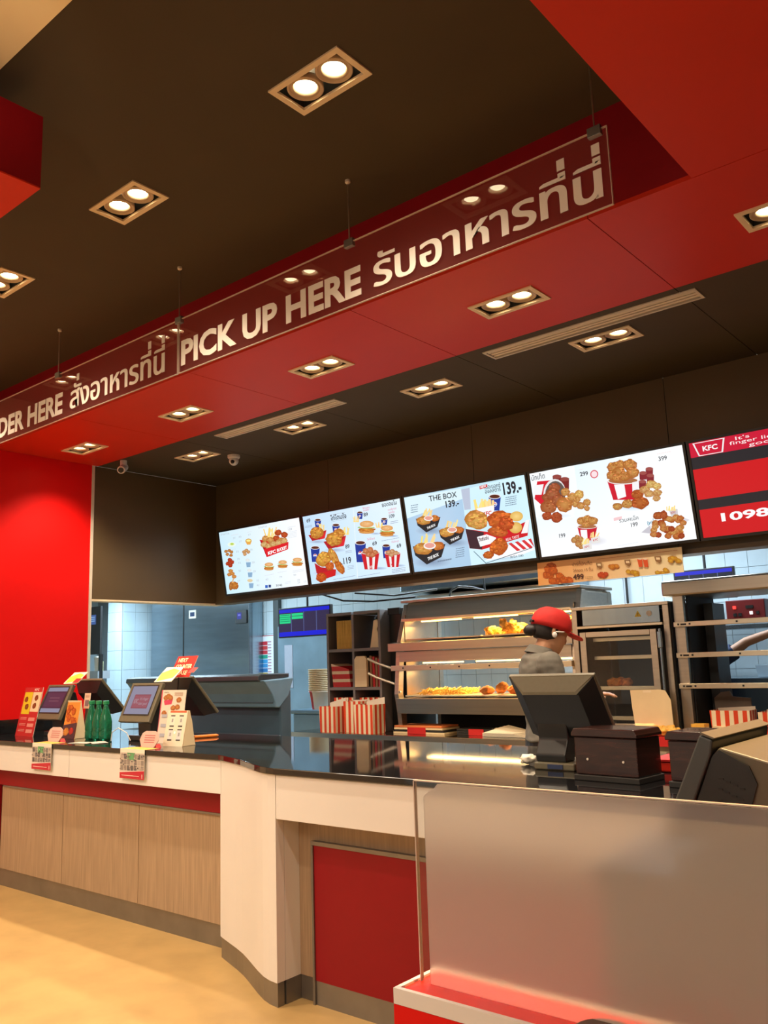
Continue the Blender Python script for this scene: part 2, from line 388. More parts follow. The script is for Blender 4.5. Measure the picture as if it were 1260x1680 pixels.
    def burger(s, x, y, w):
        h = w*0.8
        s.ell(x, y+h*0.34, w*0.46, h*0.16, (0.82, 0.42, 0.12), (0.6, 0.25, 0.06)); s.chicken(x, y+h*0.18, w*0.52, h*0.17, (0.86, 0.38, 0.06), 8)
        s.ell(x, y-h*0.02, w*0.50, h*0.10, (0.42, 0.66, 0.18), (0.25, 0.5, 0.08), 18, 0.15); s.ell(x+w*0.05, y-h*0.04, w*0.42, h*0.06, (0.95, 0.93, 0.80), None, 14, 0.2)
        s.ell(x, y-h*0.26, w*0.42, h*0.26, (0.88, 0.52, 0.24), (0.72, 0.34, 0.10))
        for k in range(8): s.ell(x+random.uniform(-.28, .28)*w, y-h*0.3+random.uniform(-.12, .1)*h, w*0.018, w*0.013, (0.98, 0.86, 0.6), None, 5)
    def bucket(s, x, y, w, h, col=(0.62, 0.01, 0.02), stripes=True):
        s.poly([(x-w/2, y), (x+w/2, y), (x+w*0.38, y+h), (x-w*0.30, y+h)], col)
        if stripes:
            for k in (0.25, 0.62): s.poly([(x-w/2+w*k, y+h*.04), (x-w/2+w*(k+.16), y+h*.04), (x-w*.30+w*.68*(k+.16), y+h*.99), (x-w*.30+w*.68*k, y+h*.99)], (0.86, 0.84, 0.84))
        s.ell(x, y, w/2, w*0.13, (0.92, 0.9, 0.9)); s.ell(x, y+1, w*0.46, w*0.10, (0.4, 0.15, 0.06))
    def scribble(s, x0, y0, x1, y1, rows, col, slope=-0.18, gap=0.35):
        """rows of small print too fine to read"""
        hh = (y1-y0)/rows
        for r in range(rows):
            x = x0; yy = y0 + r*hh
            while x < x1:
                L = random.uniform(0.06, 0.16)*(x1-x0)+2; e = min(x+L, x1)
                s.poly([(x, yy+(x-x0)*slope), (e, yy+(e-x0)*slope), (e, yy+(e-x0)*slope+hh*(1-gap)*0.6), (x, yy+(x-x0)*slope+hh*(1-gap)*0.6)], col); x = e+2
    def build(s, name, material, parent=None, loc=None, rot=None, thick=0.0):
        me = bpy.data.meshes.new(name)
        vs = [tuple(p) for p in s.v]; me.from_pydata(vs, [], s.f); me.update()
        a = me.color_attributes.new('ink', 'FLOAT_COLOR', 'POINT')
        a.data.foreach_set('color', np.array([(*c, 1.0) for c in s.c], dtype=np.float32).ravel())
        return obj(name, me, material, parent, loc=loc, rot=rot)

ORD = ['first', 'second', 'third', 'fourth', 'fifth', 'sixth', 'seventh', 'eighth', 'ninth', 'tenth', 'eleventh', 'twelfth', 'thirteenth', 'fourteenth', 'fifteenth', 'sixteenth', 'seventeenth', 'eighteenth']
# ================================================================== THE ROOM
ZM, ZS = 3.818, 3.345          # main ceiling, dropped soffit
YB = 5.58                      # front of the hanging bulkhead
XW = -6.9                      # red wall
main_f = [(-2.15, 2.27), (-3.50, 2.27), (-4.82, 2.27), (-6.2, 2.27)]
soff_f = [(-0.80, 3.745), (-2.20, 3.745), (-3.60, 3.755), (-5.00, 3.76), (-6.39, 3.77)]
kit_f  = [(-0.75, 4.61), (-2.06, 4.61), (-3.36, 4.60), (-4.685, 4.63), (-5.97, 4.62)]
FX, FY = 0.175, 0.085          # half sizes of the opening
def holes(fs): return [(x-FX, x+FX, y-FY, y+FY) for x, y in fs]

fl = struct(obj('floor', MB().box(-13, 3, -3, 9, -0.05, 0.0), M_floor))
ce = struct(obj('ceiling', plane_holes(-8, 1.5, 1.37, 3.23, ZM, ZM+0.03, holes(main_f)), M_brown))
lab(ce, 'dark brown main ceiling')
ce2 = struct(obj('ceiling', MB().box(-8, 3, -3, 1.37, ZM-0.004, ZM+0.03), M_cream)); lab(ce2, 'cream ceiling at the upper left')

# dropped red soffit in panels with open joints
so = struct(bpy.data.objects.new('ceiling_soffit', None)); COL.objects.link(so)
xs = [XW, -5.65, -4.26, -2.87, -1.48, -0.09, 1.5]; g = 0.0022
for a, b in zip(xs, xs[1:]):
    obj('soffit_panel', plane_holes(a+g, b-g, 3.23, 4.205, ZS, ZS+0.02, holes(soff_f)), M_red, so)
obj('soffit_panel', MB().box(-1.025, 1.5, 1.3, 3.226, ZS, ZS+0.02), M_red, so)
obj('soffit_panel', MB().box(-1.025, 1.5, -3, 1.296, ZS, ZS+0.02), M_red, so)
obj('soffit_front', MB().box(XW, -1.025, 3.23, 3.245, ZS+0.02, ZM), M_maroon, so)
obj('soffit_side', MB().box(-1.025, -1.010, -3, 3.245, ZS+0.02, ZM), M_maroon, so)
obj('soffit_backing', plane_holes(XW, 1.5, 3.25, 4.2, ZS+0.022, ZS+0.03, holes(soff_f)), M_dark, so)
dx = struct(bpy.data.objects.new('ceiling_drop', None)); COL.objects.link(dx)
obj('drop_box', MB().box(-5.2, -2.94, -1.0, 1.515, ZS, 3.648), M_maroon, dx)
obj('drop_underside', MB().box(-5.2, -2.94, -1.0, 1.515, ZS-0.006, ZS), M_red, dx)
obj('drop_hanger', MB().box(-4.9, -3.5, -0.8, 1.0, 3.648, ZM), M_brown, dx)

# kitchen side ceiling and hanging bulkhead
kc = struct(bpy.data.objects.new('ceiling_kitchen', None)); COL.objects.link(kc)
vents = [(-2.715, -1.405, 4.28, 4.42), (-5.33, -4.00, 4.30, 4.42)]
for a, b in zip(xs, xs[1:]):
    obj('ceiling_panel', plane_holes(a+g, b-g, 4.207, YB, ZS, ZS+0.02, holes(kit_f)+vents), M_brown, kc)
obj('ceiling_backing', plane_holes(XW, 1.5, 4.2, YB, ZS+0.022, ZS+0.03, holes(kit_f)), M_dark, kc)
bk = struct(bpy.data.objects.new('wall_bulkhead', None)); COL.objects.link(bk)
for a, b in zip([XW, -5.29, -3.696, -2.104, -0.51], [-5.29, -3.696, -2.104, -0.51, 1.5]):
    obj('bulkhead_panel', MB().box(a+g, b-g, YB, YB+0.02, 2.15, ZS), M_brownw, bk)
obj('bulkhead_core', MB().box(XW, 1.5, YB+0.021, YB+0.16, 2.125, ZS), M_dark, bk)
obj('bulkhead_ledge', MB().box(XW, 1.5, YB-0.012, YB+0.17, 2.118, 2.149), M_brownw, bk)
lw = struct(bpy.data.objects.new('wall_left', None)); COL.objects.link(lw)
lab(lw, 'red wall panel left of the kitchen opening')
obj('wall_panel', MB().box(XW-0.12, XW, 2.9, 4.150, 0, ZM), M_redw, lw)
lf = struct(obj('wall_left_dining', MB().box(XW-0.12, XW, -3, 2.898, 0, ZM), mat('warm_beige_wall', (0.72, 0.56, 0.38), 0.6))); lab(lf, 'beige dining room wall left of the counter')
obj('edge_trim', MB().box(XW-0.12, XW+0.008, 4.151, 4.176, 0.0, ZS), M_trimw, lw)
lb = struct(obj('wall_left_header', MB().box(XW-0.12, XW, 4.18, YB+0.1, 2.128, ZS), M_brownw)); lab(lb, 'dark brown header over the left kitchen opening')
box('header_ledge', XW-0.13, XW+0.006, 4.178, YB+0.1, 2.112, 2.127, M_frame, lb)
struct(obj('wall_right', MB().box(1.5, 1.6, -3, 8.2, 0, ZM), M_brownw))

# back kitchen: tiled wall built tile by tile
bw = struct(bpy.data.objects.new('wall_back', None)); COL.objects.link(bw)
obj('wall_base', MB().box(-13, 1.5, 8.0, 8.1, 0, 2.8), M_grout, bw)
tm = MB().box(0.002, 0.198, -0.008, 0, 0.002, 0.298).mesh('tile'); tm.materials.append(M_tile)
for i in range(41):
    for k in range(5):
        obj('tile', tm, None, bw, loc=(-9.2+i*0.2, 8.0, 1.02+k*0.3))
struct(obj('ceiling_back_kitchen', MB().box(-13, 1.5, YB+0.16, 8.1, 2.80, 2.85), mat('kitchen_ceiling_paint', (0.6, 0.66, 0.68), 0.8)))
struct(obj('ceiling_back_kitchen', MB().box(-13, XW-0.12, 3.6, YB+0.16, 2.80, 2.85), M_white))
struct(obj('wall_far_left', MB().box(-13.1, -13, 3.5, 8.1, 0, 2.8), M_tile))
struct(obj('wall_kitchen_front', MB().box(-13, XW-0.12, 3.5, 3.6, 0, 2.8), M_white))
pl = struct(bpy.data.objects.new('wall_pillar', None)); COL.objects.link(pl)
obj('pillar_core', MB().box(-11.60, -11.23, 7.32, 8.0, 0, 2.8), M_grout, pl)
tmf = MB().box(0.002, 0.183, -0.008, 0, 0.002, 0.283).mesh('tile'); tmf.materials.append(M_tile)
tms = MB().box(0, 0.008, 0.002, 0.208, 0.002, 0.283).mesh('tile'); tms.materials.append(M_tile)
for k in range(7):
    for i in range(2): obj('tile', tmf, None, pl, loc=(-11.60+i*0.185, 7.32, 0.65+k*0.285))
    for i in range(3): obj('tile', tms, None, pl, loc=(-11.23, 7.33+i*0.21, 0.65+k*0.285))
dt = struct(box('trim_1', -8.60, -8.50, 7.93, 7.99, 0, 2.8, M_slate)); lab(dt, 'dark vertical door jamb by the hanging screen')

# ================================================================== DOWNLIGHTS
def ringbox(m, x0, x1, y0, y1, w, z0, z1):
    m.box(x0, x1, y0, y0+w, z0, z1); m.box(x0, x1, y1-w, y1, z0, z1); m.box(x0, x0+w, y0+w, y1-w, z0, z1); m.box(x1-w, x1, y0+w, y1-w, z0, z1); return m
def downlight(x, y, z, label, group, power, proto=[None]):
    t = thing('downlight', label, 'ceiling light', (x, y, z), 0, group)
    if proto[0] is None:
        fr = ringbox(MB(), -0.195, 0.195, -0.105, 0.105, 0.026, -0.007, 0.006).mesh('trim_frame'); fr.materials.append(M_frame)
        hs = MB().box(-0.172, 0.172, -0.082, 0.082, 0.085, 0.09)
        hs.box(-0.172, -0.169, -0.082, 0.082, 0.006, 0.085).box(0.169, 0.172, -0.082, 0.082, 0.006, 0.085).box(-0.169, 0.169, -0.082, -0.079, 0.006, 0.085).box(-0.169, 0.169, 0.079, 0.082, 0.006, 0.085)
        hs = hs.mesh('housing'); hs.materials.append(M_dark)
        rg = MB().lathe([(0.074, 0.030), (0.077, 0.004), (0.070, 0.0), (0.064, 0.010), (0.060, 0.010), (0.056, 0.004), (0.046, 0.022), (0.046, 0.05)], n=28, cap=False); rg.smooth = True
        rg = rg.mesh('gimbal_ring'); rg.materials.append(mat('cream_lamp_ring', (0.62, 0.48, 0.34), 0.35))
        bb = MB().lathe([(0.040, 0.034), (0.037, 0.026), (0.026, 0.019), (0.001, 0.016)], n=24); bb.smooth = True; bb = bb.mesh('bulb'); bb.materials.append(M_bulb)
        proto[0] = (fr, hs, rg, bb)
    fr, hs, rg, bb = proto[0]
    obj('trim_frame', fr, None, t); obj('housing', hs, None, t)
    for s in (-1, 1):
        r = obj('gimbal_ring', rg, None, t, loc=(s*0.081, 0, 0.004)); obj('bulb', bb, None, r)
        l = bpy.data.lights.new('lamp', 'SPOT'); l.energy = power; l.color = WARM; l.spot_size = 2.0; l.spot_blend = 0.75; l.shadow_soft_size = 0.04
        lo = bpy.data.objects.new('lamp_light', l); COL.objects.link(lo); lo.parent = t; lo.location = (s*0.081, 0, -0.012)
    return t
names = ['nearest', 'second nearest', 'third', 'farthest']
for i, (x, y) in enumerate(main_f):
    downlight(x, y, ZM, ['large cream framed twin downlight in dark brown ceiling, top centre of the photo', 'twin downlight in dark brown ceiling above the ORDER HERE sign, middle left', 'twin downlight in dark brown ceiling cut by the left photo edge', 'twin downlight in dark ceiling beyond the left photo edge'][i], 'twin downlights in the dark main ceiling', SPOT_W)
for i, (x, y) in enumerate(soff_f):
    downlight(x, y, ZS, ['twin downlight in red soffit cut by the right photo edge', 'twin downlight in red soffit under the long Thai lettering, right of centre', 'twin downlight in red soffit below the words PICK UP, centre', 'twin downlight in red soffit below the joint of the two hanging signs', 'leftmost twin downlight in red soffit beside the red wall'][i], 'twin downlights in the red soffit', SPOT_W)
for i, (x, y) in enumerate(kit_f):
    downlight(x, y, ZS, ['twin downlight in brown kitchen ceiling beyond the right photo edge', 'twin downlight in brown kitchen ceiling beside the long white vent, rightmost', 'twin downlight in brown kitchen ceiling, second from the right, between the vents', 'twin downlight in brown kitchen ceiling right behind the far vent', 'twin downlight in brown kitchen ceiling nearest the dome camera, leftmost'][i], 'twin downlights in the brown kitchen ceiling', SPOT_W*0.6)


# vents
for (x0, x1, y0, y1), lb_ in zip(vents, ('long white slotted air vent beside the rightmost kitchen downlight', 'long grey slotted air vent at the back edge of the soffit, left')):
    t = thing('air_vent', lb_, 'vent', ((x0+x1)/2, (y0+y1)/2, ZS), 0, 'slotted air vents in the kitchen ceiling'); hx, hy = (x1-x0)/2, (y1-y0)/2
    obj('vent_frame', ringbox(MB(), -hx-0.006, hx+0.006, -hy-0.006, hy+0.006, 0.016, -0.006, 0.006), M_trimw, t)
    obj('vent_back', MB().box(-hx, hx, -hy, hy, 0.03, 0.034), M_dark, t)
    for k in (-1, 0, 1):
        sl = MB().prism([(-0.008, 0.002), (0.008, -0.003), (0.009, 0.0), (-0.007, 0.005)], -hx+0.01, hx-0.01, 'x'); obj('slat', sl, M_trimw, t, loc=(0, k*0.034, 0.0))

# cctv
t = thing('bullet_camera', 'white bullet security camera under the soffit beside the red wall', 'security camera', (-6.55, 4.25, ZS))
mb = MB().tube([(0, 0, 0), (0, 0, -0.05)], 0.03, 14); obj('mount', mb, M_white, t, bevel=0.003)
mb = MB().tube([(-0.03, 0.03, -0.05), (0.07, -0.07, -0.11)], 0.035, 16); mb.tube([(0, 0, -0.03), (0, 0, -0.07)], 0.014, 8); obj('camera_body', mb, M_white, t, bevel=0.004)
obj('lens', MB().tube([(0.071, -0.071, -0.1106), (0.075, -0.075, -0.113)], 0.024, 16), M_black, t)
t = thing('dome_camera', 'small white dome security camera hanging from the brown kitchen ceiling', 'security camera', (-5.75, 4.85, ZS))
mb = MB().lathe([(0.055, 0), (0.055, -0.02), (0.048, -0.03), (0.045, -0.032)], n=20); obj('mount', mb, M_white, t)
mb = MB().ball((0, 0, -0.05), 0.043, 16, 10); mb.smooth = True; obj('camera_body', mb, M_white, t)
obj('lens', MB().ball((0.018, -0.03, -0.065), 0.018, 12, 8), M_black, t)

# ================================================================== HANGING SIGNS
def solid_text(name, body, x0, x1, zb, cap, y0, y1, material, parent, off=0.02, capline=0.70):
    thai = any('\u0e00' < ch < '\u0e7f' for ch in body); vs, fs = text_geo(body, 0.004 if thai else off)
    if thai:
        V0, F0 = vs, fs; vs, fs = [], []
        for c_, dx_ in enumerate((-0.022, -0.008, 0.008, 0.022)): n0 = len(vs); vs += [(p[0]+dx_, p[1], c_*0.0003) for p in V0]; fs += [tuple(i+n0 for i in q) for q in F0]
    xa = min(p[0] for p in vs); xb = max(p[0] for p in vs); k = (x1-x0)/(xb-xa); kz = cap/capline
    me = bpy.data.meshes.new(name); me.from_pydata([(x0+(p[0]-xa)*k, y1-(p[2] if len(p) > 2 else 0), zb+p[1]*kz) for p in vs], [], fs)
    bm = bmesh.new(); bm.from_mesh(me); bmesh.ops.remove_doubles(bm, verts=bm.verts, dist=1e-7)
    r = bmesh.ops.extrude_face_region(bm, geom=list(bm.faces)); ve = [e for e in r['geom'] if isinstance(e, bmesh.types.BMVert)]
    bmesh.ops.translate(bm, verts=ve, vec=(0, y0-y1, 0)); bmesh.ops.recalc_face_normals(bm, faces=bm.faces); bm.to_mesh(me); bm.free()
    return obj(name, me, material, parent)
YS = 2.88
def sign(x0, x1, label, texts, rods):
    t = thing('hanging_sign', label, 'sign', ((x0+x1)/2, YS, 3.16), 0, 'clear acrylic signs hanging over the counter'); cx = (x0+x1)/2
    obj('acrylic_sheet', MB().box(x0-cx+0.003, x1-cx-0.003, -0.004, 0.004, 0.003, 0.327), M_sign, t)
    e = MB(); w = 0.003
    e.box(x0-cx, x1-cx, -0.005, 0.005, 0, w).box(x0-cx, x1-cx, -0.005, 0.005, 0.33-w, 0.33).box(x0-cx, x0-cx+w, -0.005, 0.005, w, 0.33-w).box(x1-cx-w, x1-cx, -0.005, 0.005, w, 0.33-w)
    obj('polished_edge', e, M_edge, t)
    for body, a, b, zb, cap, off in texts:
        solid_text('lettering', body, a-cx, b-cx, zb-3.16, cap, -0.0065, -0.0045, M_letter, t, off)
    for rx in rods:
        h = ZM-3.16
        r = obj('hanging_rod', MB().tube([(rx-cx, 0, 0.345), (rx-cx, 0, h)], 0.0035, 8), M_steel, t)
        obj('ceiling_cup', MB().lathe([(0.014, h), (0.014, h-0.012), (0.006, h-0.02)], (rx-cx, 0, 0), 12), M_trimw, r)
        obj('clamp', MB().box(rx-cx-0.028, rx-cx+0.028, -0.012, 0.012, 0.305, 0.345), M_kick, r, 0.002)
    return t
sign(-3.895, -1.21, 'hanging clear sign lettered PICK UP HERE with Thai words', [
    ('PICK UP HERE', -3.868, -2.482, 3.206, 0.140, 0.034), ('รับอาหารที่นี่', -2.405, -1.245, 3.206, 0.150, 0.020)], [-3.895, -2.553, -1.262])
sign(-6.60, -3.905, 'hanging clear sign lettered ORDER HERE with Thai words, on the left', [
    ('ORDER HERE', -6.36, -5.165, 3.206, 0.140, 0.034), ('สั่งอาหารที่นี่', -5.07, -4.025, 3.206, 0.150, 0.020)], [-6.56, -5.242])

# ================================================================== COUNTER
ct = thing('service_counter', 'long white service counter with oak and red front panels', 'counter', (-4.0, 3.5, 0))
def C(name, m, material, bevel=0.0, label=None):
    m.v = [(p[0]+4.0, p[1]-3.5, p[2]) for p in m.v]; o = obj(name, m, material, ct, bevel)
    if label: lab(o, label)
    return o
XR = 1.2
C('fascia_panel', MB().box(-6.898, -5.302, 3.078, 3.11, 0.815, 0.989), M_white, 0.002)
C('fascia_panel', MB().box(-5.298, -3.765, 3.078, 3.11, 0.815, 0.989), M_white, 0.002)
curve = [(-3.762, 3.078), (-3.70, 3.055), (-3.63, 3.030), (-3.55, 3.002), (-3.46, 2.966), (-3.38, 2.928), (-3.30, 2.888), (-3.22, 2.848), (-3.14, 2.812), (-3.08, 2.794), (-3.022, 2.787)]
def strip(path, th, z0, z1):
    return MB().prism(path + [(x, y+th) for x, y in path[::-1]], z0, z1)
C('curved_panel', strip(curve, 0.05, 0.10, 0.989), M_white, 0.0, 'white S-curved column panel')
C('curved_kick_plate', strip([(x, y+0.003) for x, y in curve], 0.04, 0.0, 0.099), M_kick)
C('column_side', MB().box(-3.770, -3.755, 3.08, 3.19, 0.10, 0.815), M_white)
C('column_side', MB().box(-3.050, -3.022, 2.84, 2.945, 0.10, 0.794), M_white)
C('column_kick', MB().box(-3.050, -3.020, 2.84, 2.945, 0.0, 0.099), M_kick)
C('column_kick', MB().box(-3.770, -3.757, 3.12, 3.19, 0.0, 0.099), M_kick)
C('red_band', MB().box(-6.40, -3.771, 3.162, 3.185, 0.695, 0.83), M_maroon)
C('red_band', MB().box(-6.425, -6.395, 3.162, 3.185, 0.10, 0.83), M_maroon)
C('wood_panel', MB().box(-6.895, -6.43, 3.168, 3.19, 0.12, 0.83), M_wood)
C('metal_strip', MB().box(-6.33, -3.771, 3.158, 3.175, 0.682, 0.694), M_kick)
for a, b in ((-6.36, -5.515), (-5.512, -4.648), (-4.645, -3.771)):
    C('wood_panel', MB().box(a+.001, b-.001, 3.170, 3.19, 0.117, 0.682), M_wood)
C('kick_plate', MB().box(-6.89, -3.771, 3.176, 3.19, 0.0, 0.117), M_kick)
C('counter_core', MB().box(-6.895, -3.8, 3.191, 4.04, 0.0, 0.985), M_brown)
C('counter_core', MB().box(-3.8, -3.03, 3.2, 4.04, 0.0, 0.985).box(-3.03, -0.93, 3.0, 4.04, 0.0, 0.985), M_brown)
C('fascia_panel', MB().box(-3.018, -0.955, 2.787, 2.82, 0.795, 0.989), M_white, 0.002)
C('wood_panel', MB().box(-3.021, -0.955, 2.932, 2.95, 0.10, 0.83), M_wood)
C('red_panel', MB().box(-2.905, -0.97, 2.912, 2.931, 0.100, 0.672), M_maroon)
C('panel_trim', MB().box(-2.918, -0.97, 2.905, 2.931, 0.673, 0.690), M_kick)
C('panel_trim', MB().box(-2.918, -2.906, 2.905, 2.931, 0.0, 0.672), M_kick)
C('kick_plate', MB().box(-2.905, -0.97, 2.914, 2.931, 0.0, 0.099), M_kick)
C('kick_plate', MB().box(-3.019, -2.919, 2.934, 2.95, 0.0, 0.099), M_kick)
C('return_panel', MB().box(-0.95, XR, 1.86, 1.89, 0.10, 0.989), mat('dark_brown_oak_laminate', (0.045, 0.038, 0.028), 0.5, var=0.15, scale=22, stretch=(5, 5, 0.18)))
C('return_panel', MB().box(-0.95, -0.93, 1.89, 2.93, 0.10, 0.989), M_wood)
C('return_kick', MB().box(-0.94, XR, 1.875, 1.89, 0.0, 0.10), M_kick)
C('counter_core', MB().box(-0.925, XR, 1.9, 4.04, 0.0, 0.985), M_brown)
edge = [(-6.897, 3.066), (-3.77, 3.066)] + [(x, y-0.012) for x, y in curve[1:]] + [(-0.965, 2.775), (-0.965, 1.845), (XR, 1.845)]
top = edge + [(XR, 4.06), (-6.897, 4.06)]
tp = obj('countertop', MB().prism(top, 0.991, 1.020), M_granite, None, 0.003)
tag(tp, 'glossy black granite worktop running the whole service counter', 'countertop')
sp_ = obj('counter_splash', MB().box(XW+0.001, XW+0.03, 3.10, 4.05, 1.021, 1.13), M_granite); tag(sp_, 'low black upstand on the worktop against the red wall', 'splashback')

# ================================================================== MENU SCREENS
def frame_xform(x0, x1, ytop, ztop, ybot, zbot):
    h = math.hypot(ytop-ybot, ztop-zbot); ang = math.atan2(ybot-ytop, ztop-zbot)
    return (x0, ytop, ztop), h, ang
WHT = (0.96, 0.98, 1.0); ICE = (0.62, 0.84, 0.95); INK = (0.02, 0.02, 0.03); GRY = (0.45, 0.48, 0.52); PNK = (0.75, 0.25, 0.35); RED = (0.62, 0.01, 0.015)
def bg(a, cs):
    """four-corner coloured background TL TR BR BL in 10 x 8 cells"""
    N = 10; b = len(a.v)
    for j in range(N+1):
        for i in range(N+1):
            u, v = i/N, j/N; c = (Vector(cs[0])*(1-u)+Vector(cs[1])*u)*(1-v) + (Vector(cs[3])*(1-u)+Vector(cs[2])*u)*v
            a.v.append((u*a.w, 0, -v*a.h)); a.c.append(tuple(c))
    for j in range(N):
        for i in range(N): k = b+j*(N+1)+i; a.f.append((k, k+N+1, k+N+2, k+1))
SW, SH = 1.128, 0.612
def art1():
    a = Art(SW, SH, [(20, 350), (1090, 155), (1225, 1080), (145, 1205)]); bg(a, (ICE, WHT, WHT, (0.6, 0.86, 0.98)))
    a.text('รายการ', 45, 390, 160, 372, 26, GRY, 0.0); a.text('รายการ', 550, 300, 665, 280, 26, GRY, 0.0)
    a.ell(195, 515, 55, 32, (0.75, 0.85, 0.45), (0.85, 0.95, 0.9)); a.ell(200, 508, 25, 16, (0.5, 0.65, 0.1))
    for dx, dy in ((120, 610), (165, 600), (195, 620), (140, 650), (190, 665)): a.chicken(dx, dy, 24, 22, (0.70, 0.33, 0.08), 4)
    for dx, dy in ((175, 730), (150, 780), (205, 760), (185, 805)): a.chicken(dx, dy, 30, 28, (0.62, 0.07, 0.02), 5)
    for dx, dy in ((190, 880), (175, 930), (215, 920), (240, 960)): a.chicken(dx, dy, 32, 26, (0.85, 0.42, 0.10), 5)
    a.chicken(250, 1085, 50, 55, (0.72, 0.30, 0.05), 10); a.chicken(200, 1090, 26, 60, (0.65, 0.28, 0.06), 8); a.line(215, 1050, 232, 990, 16, (0.75, 0.4, 0.12))
    a.ell(425, 470, 42, 35, (0.85, 0.55, 0.15), (0.6, 0.3, 0.05)); a.poly([(388, 480), (465, 480), (450, 520), (405, 520)], (0.8, 0.4, 0.08)); a.ell(425, 465, 30, 15, (0.98, 0.85, 0.3))
    for dx, dy in ((370, 620), (400, 600), (425, 620), (380, 650)): a.chicken(dx, dy, 26, 24, (0.85, 0.55, 0.25), 4)
    for x, y in ((430, 795), (455, 935), (472, 1085)):
        a.poly([(x-32, y-30), (x+32, y-32), (x+26, y+34), (x-22, y+36)], (0.25, 0.42, 0.62)); a.ell(x-12, y-62, 30, 20, (0.85, 0.86, 0.84), (0.7, 0.75, 0.75))
    a.ell(455, 1015, 38, 20, (0.75, 0.6, 0.35))
    a.poly([(575, 455), (960, 490), (955, 590), (675, 695)], RED); a.poly([(575, 455), (620, 500), (690, 690), (672, 695)], (0.4, 0.0, 0.01))
    a.fries(720, 430, 110, 150, 12)
    for dx, dy, t in ((820, 360, 1), (905, 390, 1), (800, 440, 1), (650, 440, 0), (720, 460, 0), (860, 470, 0), (640, 520, 2), (700, 545, 2), (760, 515, 2), (830, 500, 2), (905, 470, 2)):
        a.chicken(dx, dy, 46, 42, [(0.85, 0.5, 0.15), (0.66, 0.12, 0.03), (0.88, 0.66, 0.28)][t], 7)
    a.poly([(640, 585), (960, 490), (955, 590), (680, 695)], (0.72, 0.01, 0.02)); a.text('KFC', 695, 665, 800, 632, 42, (1, 1, 1), 0.04); a.text('BUCKET', 815, 625, 945, 580, 40, (1, 1, 1), 0.04)
    a.burger(710, 825, 135); a.burger(893, 795, 135); a.burger(1088, 765, 145)
    a.text('139', 955, 335, 1012, 326, 30, GRY, 0.01)
    for s_, x, y in (('27', 225, 440), ('43', 300, 425), ('17', 305, 490), ('17', 425, 400), ('35', 270, 630), ('25', 455, 605), ('35', 285, 730), ('15', 300, 785), ('35', 305, 895), ('59', 295, 1035), ('20', 485, 780), ('29', 503, 905), ('35', 548, 1030), ('42', 556, 1095), ('62', 672, 1015), ('79', 855, 985), ('99', 1040, 960), ('39', 1090, 1030), ('29', 1095, 1062), ('15', 1175, 1050)):
        a.text(s_, x, y, x+36, y-6, 26, GRY, 0.0)
    a.rect(668, 1080, 702, 1118, (0.02, 0.12, 0.55)); a.rect(712, 1075, 745, 1112, (0.02, 0.05, 0.2)); a.text('31', 810, 1100, 845, 1095, 30, INK); a.text('42', 858, 1096, 895, 1091, 30, INK)
    for x0, y0, x1, y1 in ((200, 385, 300, 405), (415, 345, 475, 365), (955, 285, 1060, 305), (220, 580, 270, 600), (660, 945, 780, 965), (830, 905, 950, 925), (1030, 885, 1180, 925), (280, 955, 335, 970), (930, 1040, 1010, 1080), (960, 350, 1080, 450)): a.scribble(x0, y0, x1, y1, max(1, int((y1-y0)/18)), (0.72, 0.75, 0.80))
    return a
def snackbox(a, x, y, w, tone=(0.84, 0.46, 0.08)):
    a.poly([(x-w*0.62, y), (x-w*.1, y-w*.1), (x+w*0.62, y-w*0.35), (x+w*0.5, y+w*0.25), (x-w*0.35, y+w*0.42)], (0.45, 0.01, 0.02)); a.poly([(x+w*.1, y+w*.35), (x+w*0.62, y-w*0.35), (x+w*0.52, y+w*0.22)], (0.72, 0.02, 0.03))
    a.chicken(x-w*.05, y-w*.15, w*0.46, w*0.42, tone, 16)
